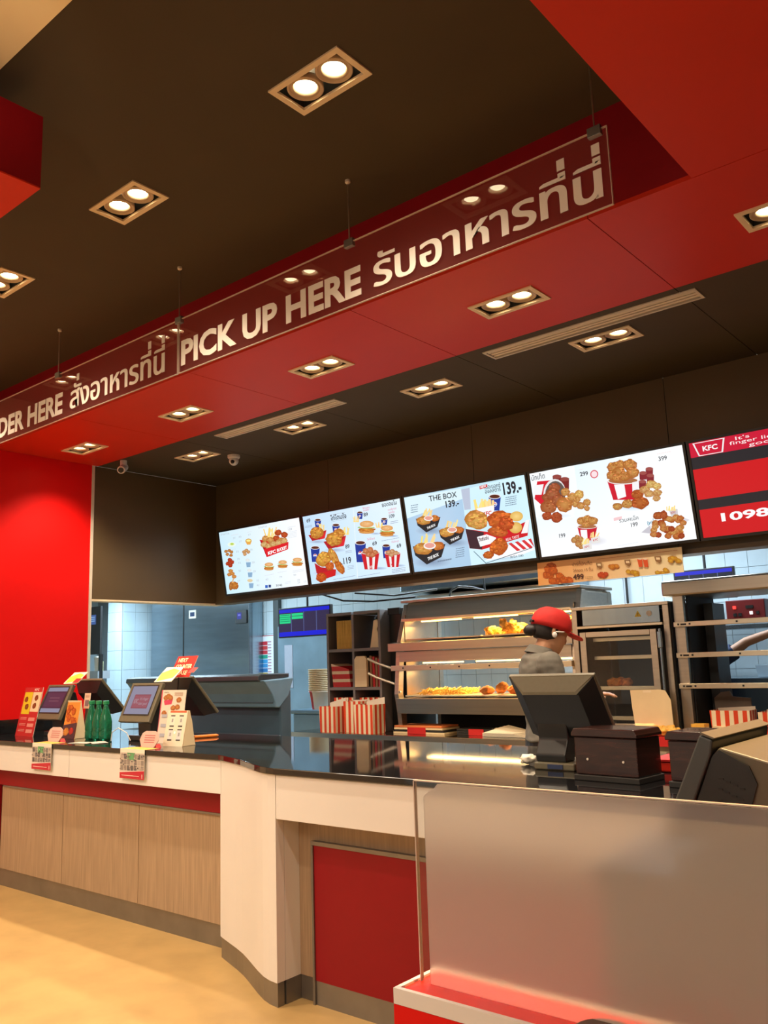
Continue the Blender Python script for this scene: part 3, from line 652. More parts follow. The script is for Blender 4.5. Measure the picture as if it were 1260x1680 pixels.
def art2():
    a = Art(SW, SH, [(28, 262), (1130, 55), (1255, 935), (145, 1062)]); bg(a, ((0.55, 0.75, 0.95), (0.80, 0.93, 1.0), (0.72, 0.88, 1.0), (0.58, 0.80, 0.96)))
    a.poly([(600, 150), (606, 150), (665, 990), (659, 990)], (0.85, 0.93, 1.0))
    for x, y, w in ((200, 560, 110), (400, 660, 120), (330, 930, 180), (860, 470, 60), (1060, 500, 60), (900, 880, 90), (1130, 850, 70)): a.ell(x, y, w, w*0.22, (0.35, 0.42, 0.60), (0.6, 0.78, 0.95))
    a.cup(202, 300, 76, 90); a.fries(250, 430, 60, 90); snackbox(a, 200, 480, 165)
    a.cup(410, 362, 88, 100); a.fries(510, 480, 90, 100); a.chicken(450, 465, 65, 55, (0.82, 0.42, 0.08), 10, 0.6); snackbox(a, 400, 560, 205)
    a.cup(180, 628, 104, 170); a.poly([(175, 810), (250, 860), (420, 890), (415, 960), (300, 1000), (200, 930)], (0.5, 0.01, 0.02))
    a.chicken(275, 765, 85, 85, (0.86, 0.50, 0.08), 18); a.chicken(390, 735, 45, 110, (0.88, 0.50, 0.10), 16, -0.5); a.chicken(465, 865, 42, 85, (0.80, 0.28, 0.04), 14, -0.5); a.chicken(350, 850, 52, 48, (0.78, 0.20, 0.03), 10)
    a.poly([(255, 930), (415, 885), (418, 950), (290, 995)], RED); a.chicken(258, 980, 62, 55, (0.75, 0.16, 0.02), 12)
    a.cup(685, 215, 68, 80); a.fries(645, 330, 60, 75); a.burger(765, 395, 190); a.cup(962, 295, 76, 70); a.fries(915, 400, 70, 70); a.burger(995, 440, 165)
    a.cup(697, 575, 124, 230); a.bucket(810, 690, 205, 200); 
    for dx, dy in ((760, 670), (810, 660), (860, 690), (790, 715), (835, 720)): a.chicken(dx, dy, 36, 32, (0.78, 0.34, 0.16), 6)
    a.cup(990, 610, 90, 150); a.bucket(1062, 700, 180, 165)
    for dx, dy in ((1020, 690), (1060, 680), (1100, 700), (1050, 720)): a.chicken(dx, dy, 32, 26, (0.84, 0.55, 0.30), 6)
    a.text('KFC', 812, 880, 858, 872, 30, (0.9, 0.9, 0.9)); a.text('KFC', 1050, 850, 1088, 845, 26, (0.6, 0.02, 0.03))
    a.text('ไก่โดนใจ', 362, 308, 540, 278, 52, INK, 0.02); a.text('ยอดอนไน', 940, 155, 1108, 122, 46, INK, 0.015)
    for s_, x, y, x1, h in (('69', 88, 330, 132, 42), ('89', 735, 265, 783, 42), ('109', 1018, 288, 1085, 40), ('89', 533, 642, 580, 44), ('.119', 488, 830, 602, 72), ('69', 838, 610, 888, 44), ('69', 1113, 640, 1163, 44)):
        a.text(s_, x, y, x1, y-(x1-x)*0.17, h, INK, 0.02)
    a.text('ชิกแซบ', 722, 180, 802, 165, 24, PNK); a.text('ซอสพริก', 730, 205, 795, 192, 20, PNK); a.text('เบอร์เกอร์', 1008, 200, 1105, 180, 22, PNK); a.text('ชุดอิ่ม', 1015, 235, 1085, 220, 22, PNK); a.text('ไก่ป๊อป', 778, 550, 862, 535, 22, PNK); a.text('ไก่ไม่มีกระดูก', 1052, 580, 1135, 566, 20, PNK)
    a.line(365, 325, 545, 290, 3, GRY); a.line(360, 240, 520, 212, 3, GRY)
    for x0, y0, x1, y1 in ((70, 365, 150, 395), (535, 665, 605, 700), (560, 840, 630, 890), (1040, 320, 1125, 360), (940, 545, 1140, 560), (1060, 885, 1215, 940), (400, 995, 650, 1010), (680, 965, 930, 980)): a.scribble(x0, y0+8, x1, y1+8, max(1, int((y1-y0)/14)), (0.35, 0.4, 0.55))
    return a
def art3():
    a = Art(SW, SH, [(68, 458), (842, 312), (930, 868), (148, 955)]); a.lean = 0.16; bg(a, ((0.50, 0.72, 0.88), (0.60, 0.85, 0.95), (0.72, 0.93, 1.0), (0.42, 0.60, 0.80)))
    a.poly([(435, 412), (842, 312), (930, 868), (510, 915)], (0.60, 0.84, 0.95), (0.66, 0.90, 1.0)); a.poly([(68, 458), (435, 400), (510, 912), (148, 955)], (0.50, 0.66, 0.84), (0.42, 0.62, 0.82)); a.poly([(68, 458), (435, 400), (445, 470), (80, 600)], (0.72, 0.90, 0.97))
    a.poly([(435, 408), (490, 395), (500, 540), (460, 545)], (0.50, 0.56, 0.70))
    for x, y, s in ((228, 620, 1.0), (382, 700, 1.05), (240, 810, 1.32)):
        a.ell(x+15*s, y+60*s, 95*s, 30*s, (0.22, 0.30, 0.45), (0.45, 0.62, 0.80))
        a.fries(x-10*s, y-25*s, 60*s, 65*s, 7, 0.1); a.poly([(x-80*s, y-20*s), (x+78*s, y-30*s), (x+60*s, y+35*s), (x-10*s, y+72*s), (x-68*s, y+25*s)], (0.02, 0.02, 0.025))
        a.chicken(x-30*s, y-8*s, 46*s, 30*s, (0.85, 0.50, 0.12), 12); a.chicken(x+42*s, y-22*s, 30*s, 22*s, (0.80, 0.30, 0.06), 8); a.ell(x+2*s, y-22*s, 30*s, 18*s, (0.92, 0.9, 0.86)); a.ell(x+2*s, y-24*s, 24*s, 13*s, (0.80, 0.35, 0.28))
        a.text('THE BOX', x-5*s, y+52*s, x+48*s, y+28*s, 15*s, (0.95, 0.95, 0.95), 0.03)
    a.text('THE BOX', 233, 485, 412, 456, 36, INK, 0.012); a.text('139.-', 335, 528, 428, 514, 42, INK, 0.03)
    a.text('139.-', 703, 445, 832, 425, 76, INK, 0.035)
    a.text('เดอะบอกซ์', 588, 408, 692, 392, 28, INK, 0.01); a.text('ออลสตาร์', 592, 436, 695, 418, 26, INK, 0.01)
    a.poly([(555, 385), (605, 372), (607, 392), (558, 408)], RED); a.text('NEW', 562, 400, 600, 390, 14, (1, 1, 1), 0.03)
    a.cup(655, 455, 80, 95); a.fries(592, 545, 110, 80, 14); a.poly([(540, 535), (650, 515), (655, 580), (560, 595)], (0.92, 0.92, 0.94)); a.text('KFC', 580, 588, 640, 576, 26, (0.65, 0.02, 0.03), 0.03)
    a.poly([(470, 670), (600, 690), (740, 715), (882, 615), (872, 720), (580, 810), (500, 800)], (0.62, 0.01, 0.02)); a.poly([(470, 670), (590, 695), (580, 808), (502, 800)], (0.05, 0.02, 0.03)); a.poly([(860, 615), (882, 612), (872, 700), (830, 705)], (0.92, 0.9, 0.9))
    a.chicken(540, 610, 78, 62, (0.84, 0.50, 0.12), 22, 0.6); a.chicken(695, 610, 85, 58, (0.74, 0.18, 0.03), 24); a.chicken(680, 690, 68, 36, (0.76, 0.20, 0.04), 16, 0.1); a.ell(800, 590, 42, 34, (0.92, 0.66, 0.24), (0.75, 0.45, 0.10)); a.ell(795, 665, 42, 38, (0.90, 0.62, 0.22), (0.7, 0.4, 0.08)); a.chicken(735, 640, 50, 45, (0.72, 0.14, 0.03), 14)
    a.ell(700, 860, 130, 30, (0.45, 0.62, 0.75), (0.68, 0.88, 0.97))
    a.poly([(730, 790), (880, 745), (925, 812), (840, 845), (600, 885)], (0.95, 0.95, 0.97))
    for k in range(4): a.poly([(750+k*42, 770-k*9), (770+k*42, 765-k*9), (830+k*40, 815-k*9), (808+k*40, 822-k*9)], (0.70, 0.03, 0.04))
    a.text('REAL TASTE', 735, 755, 820, 730, 17, (1, 0.85, 0.85), 0.01); a.poly([(548, 725), (610, 708), (670, 730), (668, 762), (570, 790)], (0.93, 0.93, 0.95)); a.text('วิงซ์แซ่บ', 562, 755, 625, 740, 22, (0.1, 0.03, 0.04), 0.03)
    a.chicken(690, 790, 62, 55, (0.76, 0.20, 0.03), 22, -0.6); a.chicken(625, 845, 34, 26, (0.72, 0.20, 0.03), 8)
    a.line(530, 820, 610, 900, 4, (0.03, 0.08, 0.12)); a.line(610, 900, 905, 800, 4, (0.03, 0.08, 0.12)); a.text('30 มี.ค. 2563', 765, 868, 850, 856, 14, INK)
    for x0, y0, x1, y1 in ((728, 462, 800, 530), (415, 800, 470, 870), (120, 510, 165, 570), (300, 880, 390, 905)): a.scribble(x0, y0, x1, y1, int((y1-y0)/13), (0.18, 0.25, 0.35))
    return a
def art4():
    a = Art(SW, SH, [(5, 242), (1112, 38), (1230, 745), (105, 868)]); a.lean = 0.16; bg(a, ((0.72, 0.90, 0.98), (0.98, 0.99, 1), (0.97, 0.99, 1), (0.97, 0.98, 1)))
    a.poly([(5, 242), (330, 182), (360, 400), (330, 560), (60, 560)], (0.88, 0.95, 0.99), (0.93, 0.97, 1.0))
    a.text('บักเก็ต', 20, 295, 118, 275, 36, INK, 0.005)
    for x, y in ((205, 265), (262, 285)): a.poly([(x-32, y), (x+32, y-8), (x+32, y+75), (x-20, y+70)], (0.20, 0.02, 0.02)); a.ell(x, y, 32, 16, (0.3, 0.06, 0.05))
    a.poly([(62, 300), (190, 290), (110, 490), (45, 430)], (0.66, 0.01, 0.03)); a.poly([(40, 330), (110, 320), (95, 400), (40, 400)], (0.9, 0.9, 0.92)); a.ell(190, 395, 82, 112, (0.80, 0.80, 0.80), None, 20); a.ell(195, 400, 74, 102, (0.12, 0.09, 0.08), None, 20)
    a.ell(190, 560, 150, 25, (0.62, 0.75, 0.85), (0.95, 0.98, 1))
    for x, y, r, q in ((190, 350, 40, 0), (135, 420, 36, 0), (175, 400, 55, 0), (150, 490, 58, 1), (215, 440, 45, 0), (270, 380, 34, 2), (265, 475, 62, 3), (140, 560, 36, 4), (210, 570, 42, 4), (320, 420, 36, 2), (370, 400, 36, 5), (345, 470, 28, 2), (385, 485, 30, 2), (430, 460, 28, 2), (430, 505, 22, 2), (360, 440, 24, 2)):
        a.chicken(x, y, r, r*0.92, [(0.50, 0.17, 0.07), (0.60, 0.22, 0.08), (0.78, 0.45, 0.14), (0.76, 0.36, 0.10), (0.55, 0.12, 0.04), (0.92, 0.66, 0.20)][q], 9)
    a.text('299', 378, 265, 436, 256, 30, INK, 0.02); a.ell(480, 250, 29, 31, (0.68, 0.05, 0.08)); a.ell(480, 250, 22, 24, (0.95, 0.75, 0.78))
    a.ell(760, 500, 150, 32, (0.55, 0.72, 0.88), (0.96, 0.98, 1))
    for x, y in ((880, 215), (835, 245), (888, 265), (832, 310)): a.poly([(x-27, y), (x+27, y-6), (x+27, y+50), (x-24, y+52)], (0.24, 0.02, 0.03)); a.ell(x, y, 27, 14, (0.35, 0.08, 0.07))
    a.bucket(690, 300, 230, 145, (0.62, 0.01, 0.03), False); a.poly([(757, 315), (803, 305), (800, 372), (760, 385)], (0.90, 0.88, 0.90)); a.poly([(625, 330), (700, 330), (715, 420), (655, 440)], (0.93, 0.93, 0.94))
    for x, y, r in ((620, 200, 48), (670, 180, 40), (740, 185, 52), (610, 260, 42), (660, 240, 50), (760, 240, 48), (650, 280, 42), (700, 270, 42)): a.chicken(x, y, r, r*0.85, (0.72, 0.36, 0.10), 12)
    for x, y, r, q in ((655, 495, 36, 2), (730, 475, 45, 2), (820, 470, 62, 1), (800, 405, 45, 1), (850, 370, 38, 0), (900, 330, 40, 5), (940, 345, 34, 5), (885, 400, 38, 0), (945, 395, 34, 0), (940, 435, 30, 0)): a.chicken(x, y, r, r*0.75, [(0.82, 0.55, 0.22), (0.62, 0.18, 0.04), (0.72, 0.42, 0.12), 0, 0, (0.92, 0.72, 0.25)][q], 9)
    a.text('399', 950, 158, 1013, 147, 32, INK, 0.01); a.text('199', 233, 725, 284, 718, 30, INK, 0.01); a.text('199', 752, 650, 808, 640, 30, INK, 0.01); a.text('รวมสแน็ค', 672, 615, 812, 592, 28, INK, 0.0)
    a.poly([(630, 580), (690, 566), (690, 588), (632, 604)], (0.9, 0.6, 0.62))
    a.ell(490, 750, 110, 40, (0.62, 0.62, 0.70), (0.96, 0.97, 1)); a.bucket(440, 640, 145, 105, (0.58, 0.01, 0.03), False); a.poly([(390, 665), (438, 665), (445, 745), (402, 745)], (0.93, 0.93, 0.94))
    for x, y, r in ((400, 600, 36), (440, 590, 40), (480, 600, 38), (430, 625, 30)): a.chicken(x, y, r, r*0.85, (0.75, 0.42, 0.12), 10)
    for x, y, r in ((350, 740, 24), (380, 770, 26), (395, 735, 22), (370, 720, 18), (400, 790, 20)): a.chicken(x, y, r, r, (0.72, 0.42, 0.14), 6)
    for x, y in ((500, 745), (440, 795)): a.fries(x-10, y-20, 50, 50, 7, 0.2); a.poly([(x-32, y-15), (x+34, y-34), (x+40, y+15), (x-20, y+25)], (0.80, 0.78, 0.76)); a.text('KFC', x-14, y+8, x+22, y-2, 15, (0.6, 0.05, 0.05), 0.02)
    a.poly([(835, 690), (900, 635), (910, 700)], (0.58, 0.56, 0.62)); a.poly([(1095, 560), (1185, 600), (1130, 640)], (0.70, 0.68, 0.72)); a.poly([(1035, 530), (1095, 515), (1100, 560), (1050, 570)], (0.65, 0.6, 0.6)); a.fries(1050, 530, 60, 40, 7); a.text('KFC', 1048, 555, 1085, 548, 16, (0.5, 0.05, 0.05), 0.02)
    a.text('ใหม่', 880, 640, 925, 615, 24, (0.02, 0.25, 0.4), 0.02)
    for k in range(34):
        x = random.uniform(915, 1140); y = 560 + (x-915)*0.1 + random.uniform(0, 150)
        a.chicken(x, y, 26, 22, random.choice([(0.66, 0.24, 0.06), (0.80, 0.46, 0.14), (0.72, 0.34, 0.10), (0.50, 0.10, 0.03)]), 5)
    a.chicken(960, 565, 36, 30, (0.55, 0.16, 0.04), 8); a.chicken(1000, 560, 26, 34, (0.55, 0.14, 0.04), 8)
    a.scribble(670, 785, 820, 800, 1, (0.8, 0.83, 0.88)); a.scribble(945, 100, 1050, 125, 1, (0.95, 0.85, 0.85)); a.scribble(380, 215, 410, 225, 1, (0.9, 0.6, 0.6))
    return a
def art5():
    a = Art(SW, SH); bg(a, (RED, RED, RED, RED)); DK = (0.022, 0.020, 0.024)
    a.rect(0, 0, 1, 0.155, (0.93, 0.90, 0.90)); a.rect(0, 0, 0.55, 0.155, (0.60, 0.01, 0.04))
    a.poly([(0.02, 0.008), (0.20, 0.008), (0.18, 0.15), (0.045, 0.15)], (0.85, 0.82, 0.82)); a.poly([(0.03, 0.015), (0.19, 0.015), (0.172, 0.143), (0.052, 0.143)], (0.60, 0.01, 0.04)); a.text('KFC', 0.07, 0.105, 0.155, 0.105, 0.05, (0.95, 0.92, 0.92), 0.03)
    a.text("It's", 0.25, 0.055, 0.33, 0.05, 0.035, (1, 0.85, 0.85), 0.0); a.text("finger lickin'", 0.22, 0.095, 0.53, 0.085, 0.035, (1, 0.85, 0.85), 0.0); a.text('good', 0.32, 0.138, 0.47, 0.13, 0.035, (1, 0.85, 0.85), 0.0)
    a.rect(0, 0.155, 1, 0.28, DK); a.text('ออเดอร์พร้อมรับ', 0.52, 0.255, 1.0, 0.255, 0.062, (0.96, 0.96, 0.96), 0.015)
    a.rect(0, 0.60, 1, 0.705, DK); a.text('กำลังจัดเตรียม', 0.50, 0.685, 0.97, 0.685, 0.055, (0.96, 0.96, 0.96), 0.015)
    a.text('1098', 0.09, 0.85, 0.37, 0.85, 0.08, (0.98, 0.96, 0.96), 0.03); a.text('1099', 0.58, 0.87, 0.86, 0.87, 0.08, (0.98, 0.96, 0.96), 0.03)
    return a
X0S = -6.600; PIT = 1.1715
labels = ['leftmost menu screen with red snack bucket and column of small snacks', 'second menu screen from left, chicken sets and burgers on pale blue', 'third menu screen from left, THE BOX 139 in black boxes', 'fourth menu screen from left, white, with chicken buckets 299 and 199', 'red order number screen showing 1098 and 1099, at right edge']
yt, zt, yb, zb = 5.355, 2.814, 5.462, 2.176
ang = math.atan2(yb-yt, zt-zb); Hs = math.hypot(yb-yt, zt-zb)
for i, (fn, lb_) in enumerate(zip((art1, art2, art3, art4, art5), labels)):
    random.seed(20+i)
    t = thing('menu_screen', lb_, 'screen', (X0S+i*PIT, yt, zt), 0, 'row of menu screens over the pass', rot=(ang, 0, 0))
    obj('screen_case', MB().box(0.004, PIT-0.004, 0.0, 0.05, -Hs, 0), M_black, t, 0.004)
    obj('bezel', ringbox_xz(MB(), 0.004, PIT-0.004, -Hs, 0, 0.017, -0.006, 0.0) if False else MB().box(0.004, PIT-0.004, -0.006, -0.0005, -0.016, 0).box(0.004, PIT-0.004, -0.006, -0.0005, -Hs, -Hs+0.019).box(0.004, 0.021, -0.006, -0.0005, -Hs+0.019, -0.016).box(PIT-0.021, PIT-0.004, -0.006, -0.0005, -Hs+0.019, -0.016), M_black, t)
    a = fn(); a.build('display_image', M_screen, t, loc=(0.0215, -0.001, -0.0165))
    a_w = 0
    obj('wall_bracket', MB().box(PIT*0.3, PIT*0.7, 0.05, 0.085, -Hs*0.6, -Hs*0.4), M_black, t)

# promo strip hanging under the fourth screen
t = thing('promo_banner', 'yellow and orange promotion strip priced 499 hanging below the menu screens', 'banner', (-3.13, 5.50, 2.160))
box('banner_board', 0, 1.075, 0.0, 0.004, -0.166, 0, M_paper, t)
a = Art(1.075, 0.166, [(80, 740), (838, 658), (828, 765), (78, 853)]); a.lean = 0.0
bg(a, ((0.90, 0.42, 0.12), (0.95, 0.85, 0.50), (0.95, 0.90, 0.60), (0.90, 0.45, 0.15)))
for k in range(14): a.chicken(random.uniform(105, 265), random.uniform(750, 830), 24, 18, (0.80, 0.22, 0.02), 6)
a.text('ปาร์ตี้บักเก็ต', 287, 752, 398, 742, 16, (0.25, 0.10, 0.04), 0.0); a.text('ไก่ทอด 15 ชิ้น', 290, 780, 398, 770, 13, (0.25, 0.10, 0.04), 0.0); a.text('499', 287, 815, 345, 810, 24, (0.08, 0.03, 0.02), 0.03)
for x, y, tn in ((515, 745, 0), (450, 790, 1), (600, 778, 2), (735, 765, 2), (795, 712, 2)):
    for k in range(6): a.chicken(x+random.uniform(-22, 22), y+random.uniform(-9, 9), 13, 10, [(0.9, 0.45, 0.05), (0.8, 0.12, 0.02), (0.92, 0.68, 0.05)][tn], 3)
for x in (642, 668): a.poly([(x-12, 712), (x+11, 710), (x+9, 746), (x-9, 748)], (0.75, 0.10, 0.02)); a.ell(x, 712, 11, 4, (0.9, 0.8, 0.6))
for x, y in ((437, 745), (583, 730), (728, 713)): a.poly([(x-16, y-12), (x+14, y-14), (x+13, y+6), (x-1, y+15), (x-14, y+8)], (0.30, 0.16, 0.06)); a.rect(x-9, y-8, x+8, y+2, (0.9, 0.75, 0.5))
a.scribble(430, 715, 820, 720, 1, (0.6, 0.25, 0.08), -0.11); a.scribble(355, 800, 395, 812, 2, (0.35, 0.15, 0.05), -0.1)
a.build('banner_print', M_print, t, loc=(0, -0.0008, 0))
for x in (0.15, 0.92): obj('hanging_string', MB().tube([(x, 0.002, 0), (x, 0.002, 0.02)], 0.002, 6), M_black, t)

# ================================================================== TILLS ON THE LEFT
def tilted_panel(w, h, th, bez=0.022):
    """body in local coords: x across, z up the panel, facing -y; origin at the bottom middle"""
    return MB().box(-w/2, w/2, 0, th, 0, h)
def two_sided_till(x, y, label, logo):
    t = thing('till', label, 'till', (x, y, 1.02), 0, 'double-sided black tills on the worktop')
    base = MB().prism([(-0.13, 0.02), (0.13, 0.02), (0.15, 0.28), (-0.15, 0.28)], 0.0, 0.035)
    obj('base', base, M_posd, t, 0.006)
    neck = MB().prism([(0.06, 0.03), (0.22, 0.03), (0.20, 0.20), (0.16, 0.32), (0.07, 0.32), (0.05, 0.20)], -0.075, 0.075, 'x'); obj('neck', neck, M_posd, t, 0.008)
    # customer display, leaning back
    d = bpy.data.objects.new('customer_display', None); COL.objects.link(d); d.parent = t; d.location = (0, -0.035, 0.128); d.rotation_euler = (-0.42, 0, 0)
    obj('display_housing', MB().box(-0.175, 0.175, 0, 0.028, 0, 0.275), M_pos, d, 0.005)
    a = Art(0.278, 0.196); LIL = (0.44, 0.44, 0.62); a.rect(0, 0, 1, 1, LIL)
    if logo:
        a.rect(0.2, 0.30, 0.86, 0.80, (0.42, 0.09, 0.14)); a.rect(0.22, 0.33, 0.84, 0.77, (0.52, 0.14, 0.2)); a.text('KFC', 0.24, 0.62, 0.42, 0.62, 0.16, (0.7, 0.5, 0.6), 0.02); a.text("It's finger", 0.46, 0.50, 0.80, 0.50, 0.09, (0.7, 0.5, 0.6)); a.text("lickin' good", 0.46, 0.67, 0.80, 0.67, 0.09, (0.7, 0.5, 0.6))
    else:
        a.rect(0, 0.16, 1, 0.84, (0.12, 0.02, 0.07)); a.rect(0.06, 0.22, 0.94, 0.78, (0.17, 0.035, 0.10)); a.scribble(0.25, 0.4, 0.75, 0.65, 2, (0.3, 0.1, 0.16), 0)
    obj('screen_surround', MB().box(-0.147, 0.147, -0.002, 0, 0.045, 0.258), M_black, d)
    a.build('screen_picture', M_lcd, d, loc=(-0.139, -0.0025, 0.25))
    # cashier monitor, leaning the other way, seen from behind
    c = bpy.data.objects.new('cashier_monitor', None); COL.objects.link(c); c.parent = t; c.location = (0.03, 0.52, 0.165); c.rotation_euler = (0.72, 0, 0)
    obj('monitor_bezel', MB().box(-0.185, 0.185, -0.022, 0.0, 0, 0.335), M_pos, c, 0.005)
    obj('monitor_back', MB().add([(-0.178, -0.022, 0.01), (0.178, -0.022, 0.01), (0.178, -0.022, 0.325), (-0.178, -0.022, 0.325), (-0.13, -0.085, 0.04), (0.13, -0.085, 0.04), (0.13, -0.085, 0.26), (-0.13, -0.085, 0.26)], [(0, 1, 2, 3), (4, 7, 6, 5), (0, 4, 5, 1), (1, 5, 6, 2), (2, 6, 7, 3), (3, 7, 4, 0)]), M_posd, c)
    return t
two_sided_till(-5.05, 3.42, 'second till from the red wall, lit screen with a red logo', True)
two_sided_till(-6.17, 3.42, 'till nearest the red wall, dim purple customer screen', False)

def flat_card(name, label, cat, w, h, loc, rotz, lean, art_fn, group=None, th=0.003, m=None):
    t = thing(name, label, cat, loc, 0, group, rot=(lean, 0, rotz))
    box('card', 0, w, 0, th, 0, h, m or M_paper, t)
    a = Art(w, h); art_fn(a); a.build('print', M_print, t, loc=(0, -0.0006, h)); return t
def leaflet(a):
    a.rect(0, 0, 1, 1, (0.88, 0.82, 0.55)); a.poly([(0, 0.4), (0.5, 0.1), (0.95, 0.25), (0.9, 0.75), (0.1, 0.98)], (0.82, 0.66, 0.05)); a.ell(0.5, 0.5, 0.16, 0.2, (0.35, 0.45, 0.05)); a.text('NEW', 0.3, 0.3, 0.7, 0.22, 0.12, (0.25, 0.35, 0.02), 0.03)
flat_card('leaflet', 'yellow leaflet sticking up from the till nearest the red wall', 'leaflet', 0.15, 0.13, (-6.14, 3.50, 1.405), 0.15, -0.9, leaflet, 'yellow leaflets on the tills')
flat_card('leaflet', 'yellow leaflet sticking up from the second till', 'leaflet', 0.16, 0.15, (-4.98, 3.50, 1.405), 0.15, -0.9, leaflet, 'yellow leaflets on the tills')
def nextc(a):
    a.rect(0, 0, 1, 1, (0.66, 0.02, 0.01))
    for k, s_ in enumerate(('NEXT', 'COUNTER', 'PLEASE')): a.text(s_, 0.1, 0.28+k*0.30, 0.1+0.115*len(s_), 0.28+k*0.30, 0.18, (0.96, 0.85, 0.5), 0.03)
t = flat_card('counter_sign', 'small red NEXT COUNTER PLEASE sign standing up behind the second till', 'sign', 0.22, 0.16, (-4.99, 3.63, 1.43), 0.0, -0.50, nextc)
obj('sign_post', MB().tube([(0.1, 0.004, 0.0), (0.1, 0.16, -0.36)], 0.004, 8), M_black, t)
flat_card('red_sticker_card', 'small red card lying on top of the cashier monitor of the second till', 'card', 0.06, 0.05, (-4.77, 3.62, 1.46), 0.0, -0.9, lambda a: a.rect(0, 0, 1, 1, (0.55, 0.02, 0.02)))
flat_card('red_sticker_card', 'small red card on the till nearest the red wall', 'card', 0.08, 0.05, (-6.02, 3.50, 1.41), 0.0, -0.9, lambda a: a.rect(0, 0, 1, 1, (0.55, 0.02, 0.02)))

# menu boards / cards on the worktop
def redmenu(a):
    a.rect(0, 0, 1, 1, (0.50, 0.02, 0.02)); a.rect(0.05, 0.10, 0.5, 0.55, (0.72, 0.55, 0.02)); a.rect(0.52, 0.10, 0.98, 0.50, (0.80, 0.62, 0.40)); a.text('KFC', 0.55, 0.07, 0.8, 0.07, 0.045, (0.9, 0.8, 0.7), 0.02)
    for x, y in ((0.2, 0.25), (0.3, 0.40), (0.75, 0.22), (0.72, 0.38)): a.chicken(x, y, 0.1, 0.06, (0.35, 0.10, 0.02), 5)
    for y in (0.62, 0.74, 0.86): a.rect(0.55, y, 0.9, y+0.07, (0.72, 0.25, 0.2)); a.scribble(0.1, y, 0.45, y+0.06, 2, (0.75, 0.3, 0.25), 0)
flat_card('menu_card', 'tall red and yellow menu card leaning beside the red wall', 'menu card', 0.27, 0.37, (-6.58, 3.36, 1.02), 0.0, -0.20, redmenu, th=0.004)
t = thing('tent_card', 'A-frame card with a picture of fried chicken between the bottles and till', 'tent card', (-5.80, 3.40, 1.02), 0.10)
box('front_leaf', -0.07, 0.07, -0.045, -0.042, 0, 0.001, M_paper, t)
fr = obj('front_leaf', MB().box(-0.075, 0.075, 0, 0.003, 0, 0.27), M_card, t, loc=(0, -0.05, 0), rot=(-0.19, 0, 0))
a = Art(0.15, 0.27); a.rect(0, 0, 1, 1, (0.75, 0.25, 0.03))
for k in range(16): a.chicken(random.uniform(0.15, 0.85), random.uniform(0.08, 0.6), 0.14, 0.07, (0.72, 0.16, 0.01), 5)
a.poly([(0, 0.65), (1, 0.58), (1, 1), (0, 1)], (0.07, 0.02, 0.03)); a.chicken(0.3, 0.82, 0.22, 0.10, (0.80, 0.35, 0.05), 8); a.chicken(0.7, 0.80, 0.16, 0.09, (0.6, 0.03, 0.02), 6)
a.build('print', M_print, fr, loc=(-0.075, -0.0006, 0.27))
obj('rear_leaf', MB().box(-0.075, 0.075, -0.003, 0, 0, 0.27), M_card, t, loc=(0, 0.05, 0), rot=(0.19, 0, 0))
obj('side_leaf', MB().prism([(-0.045, 0.002), (0.045, 0.002), (0.002, 0.255), (-0.002, 0.255)], 0.073, 0.076, 'x'), M_card, t)
t = flat_card('brochure', 'small upright leaflet standing behind the fried chicken tent card', 'brochure', 0.07, 0.11, (-5.80, 3.47, 1.225), 0.05, -0.1, lambda a: (a.rect(0, 0, 1, 1, (0.72, 0.50, 0.36)), a.rect(0.15, 0.45, 0.85, 0.85, (0.20, 0.12, 0.14)), a.scribble(0.15, 0.12, 0.85, 0.35, 3, (0.4, 0.15, 0.1), 0)))
obj('brochure_stand', MB().box(0.02, 0.05, 0.004, 0.008, -0.205, 0.05), M_posd, t)

def menu_print(a):
    a.rect(0, 0, 1, 1, (0.76, 0.66, 0.54)); a.poly([(0, 0), (0.05, 0), (0.03, 0.6), (0, 0.9)], (0.7, 0.1, 0.15)); a.text('menu', 0.1, 0.06, 0.3, 0.055, 0.035, (0.12, 0.08, 0.06))
    a.poly([(0.12, 0.2), (0.5, 0.17), (0.46, 0.27), (0.18, 0.29)], (0.62, 0.05, 0.12))
    for x, y in ((0.2, 0.15), (0.3, 0.12), (0.4, 0.15), (0.75, 0.19), (0.55, 0.34), (0.72, 0.32), (0.2, 0.44)): a.chicken(x, y, 0.1, 0.05, (0.66, 0.30, 0.08), 6)
    for k in range(5): a.rect(0.12+(k % 2)*0.4, 0.46+k*0.09, 0.34+(k % 2)*0.4, 0.52+k*0.09, (0.45+0.1*(k % 2), 0.45, 0.50)); a.scribble(0.36, 0.46+k*0.09, 0.5, 0.52+k*0.09, 3, (0.3, 0.2, 0.2), 0)
    a.scribble(0.55, 0.05, 0.9, 0.12, 3, (0.45, 0.3, 0.2), 0)
flat_card('menu_card', 'tall cream menu card with food pictures leaning beside the white tent card', 'menu card', 0.255, 0.335, (-4.80, 3.395, 1.02), 0.0, -0.13, menu_print, th=0.004)
t = thing('tent_card', 'cream A-frame card showing four phones in front of the second till', 'tent card', (-4.485, 3.34, 1.02), 0.12)
prof = [(-0.055, 0.0)] + [(-0.055+0.05*k/6, 0.215*math.sin(PI/2*k/6)**0.85) for k in range(1, 7)] + [(0.0, 0.218), (0.02, 0.212), (0.045, 0.16), (0.062, 0.08), (0.068, 0.0)]
fr = obj('front_leaf', MB().box(-0.085, 0.085, 0, 0.003, 0, 0.215), M_card, t, loc=(0, -0.055, 0), rot=(-0.22, 0, 0))
a = Art(0.17, 0.215); a.rect(0, 0, 1, 1, (0.82, 0.72, 0.52)); a.rect(0.12, 0, 0.95, 0.06, (0.62, 0.12, 0.04))
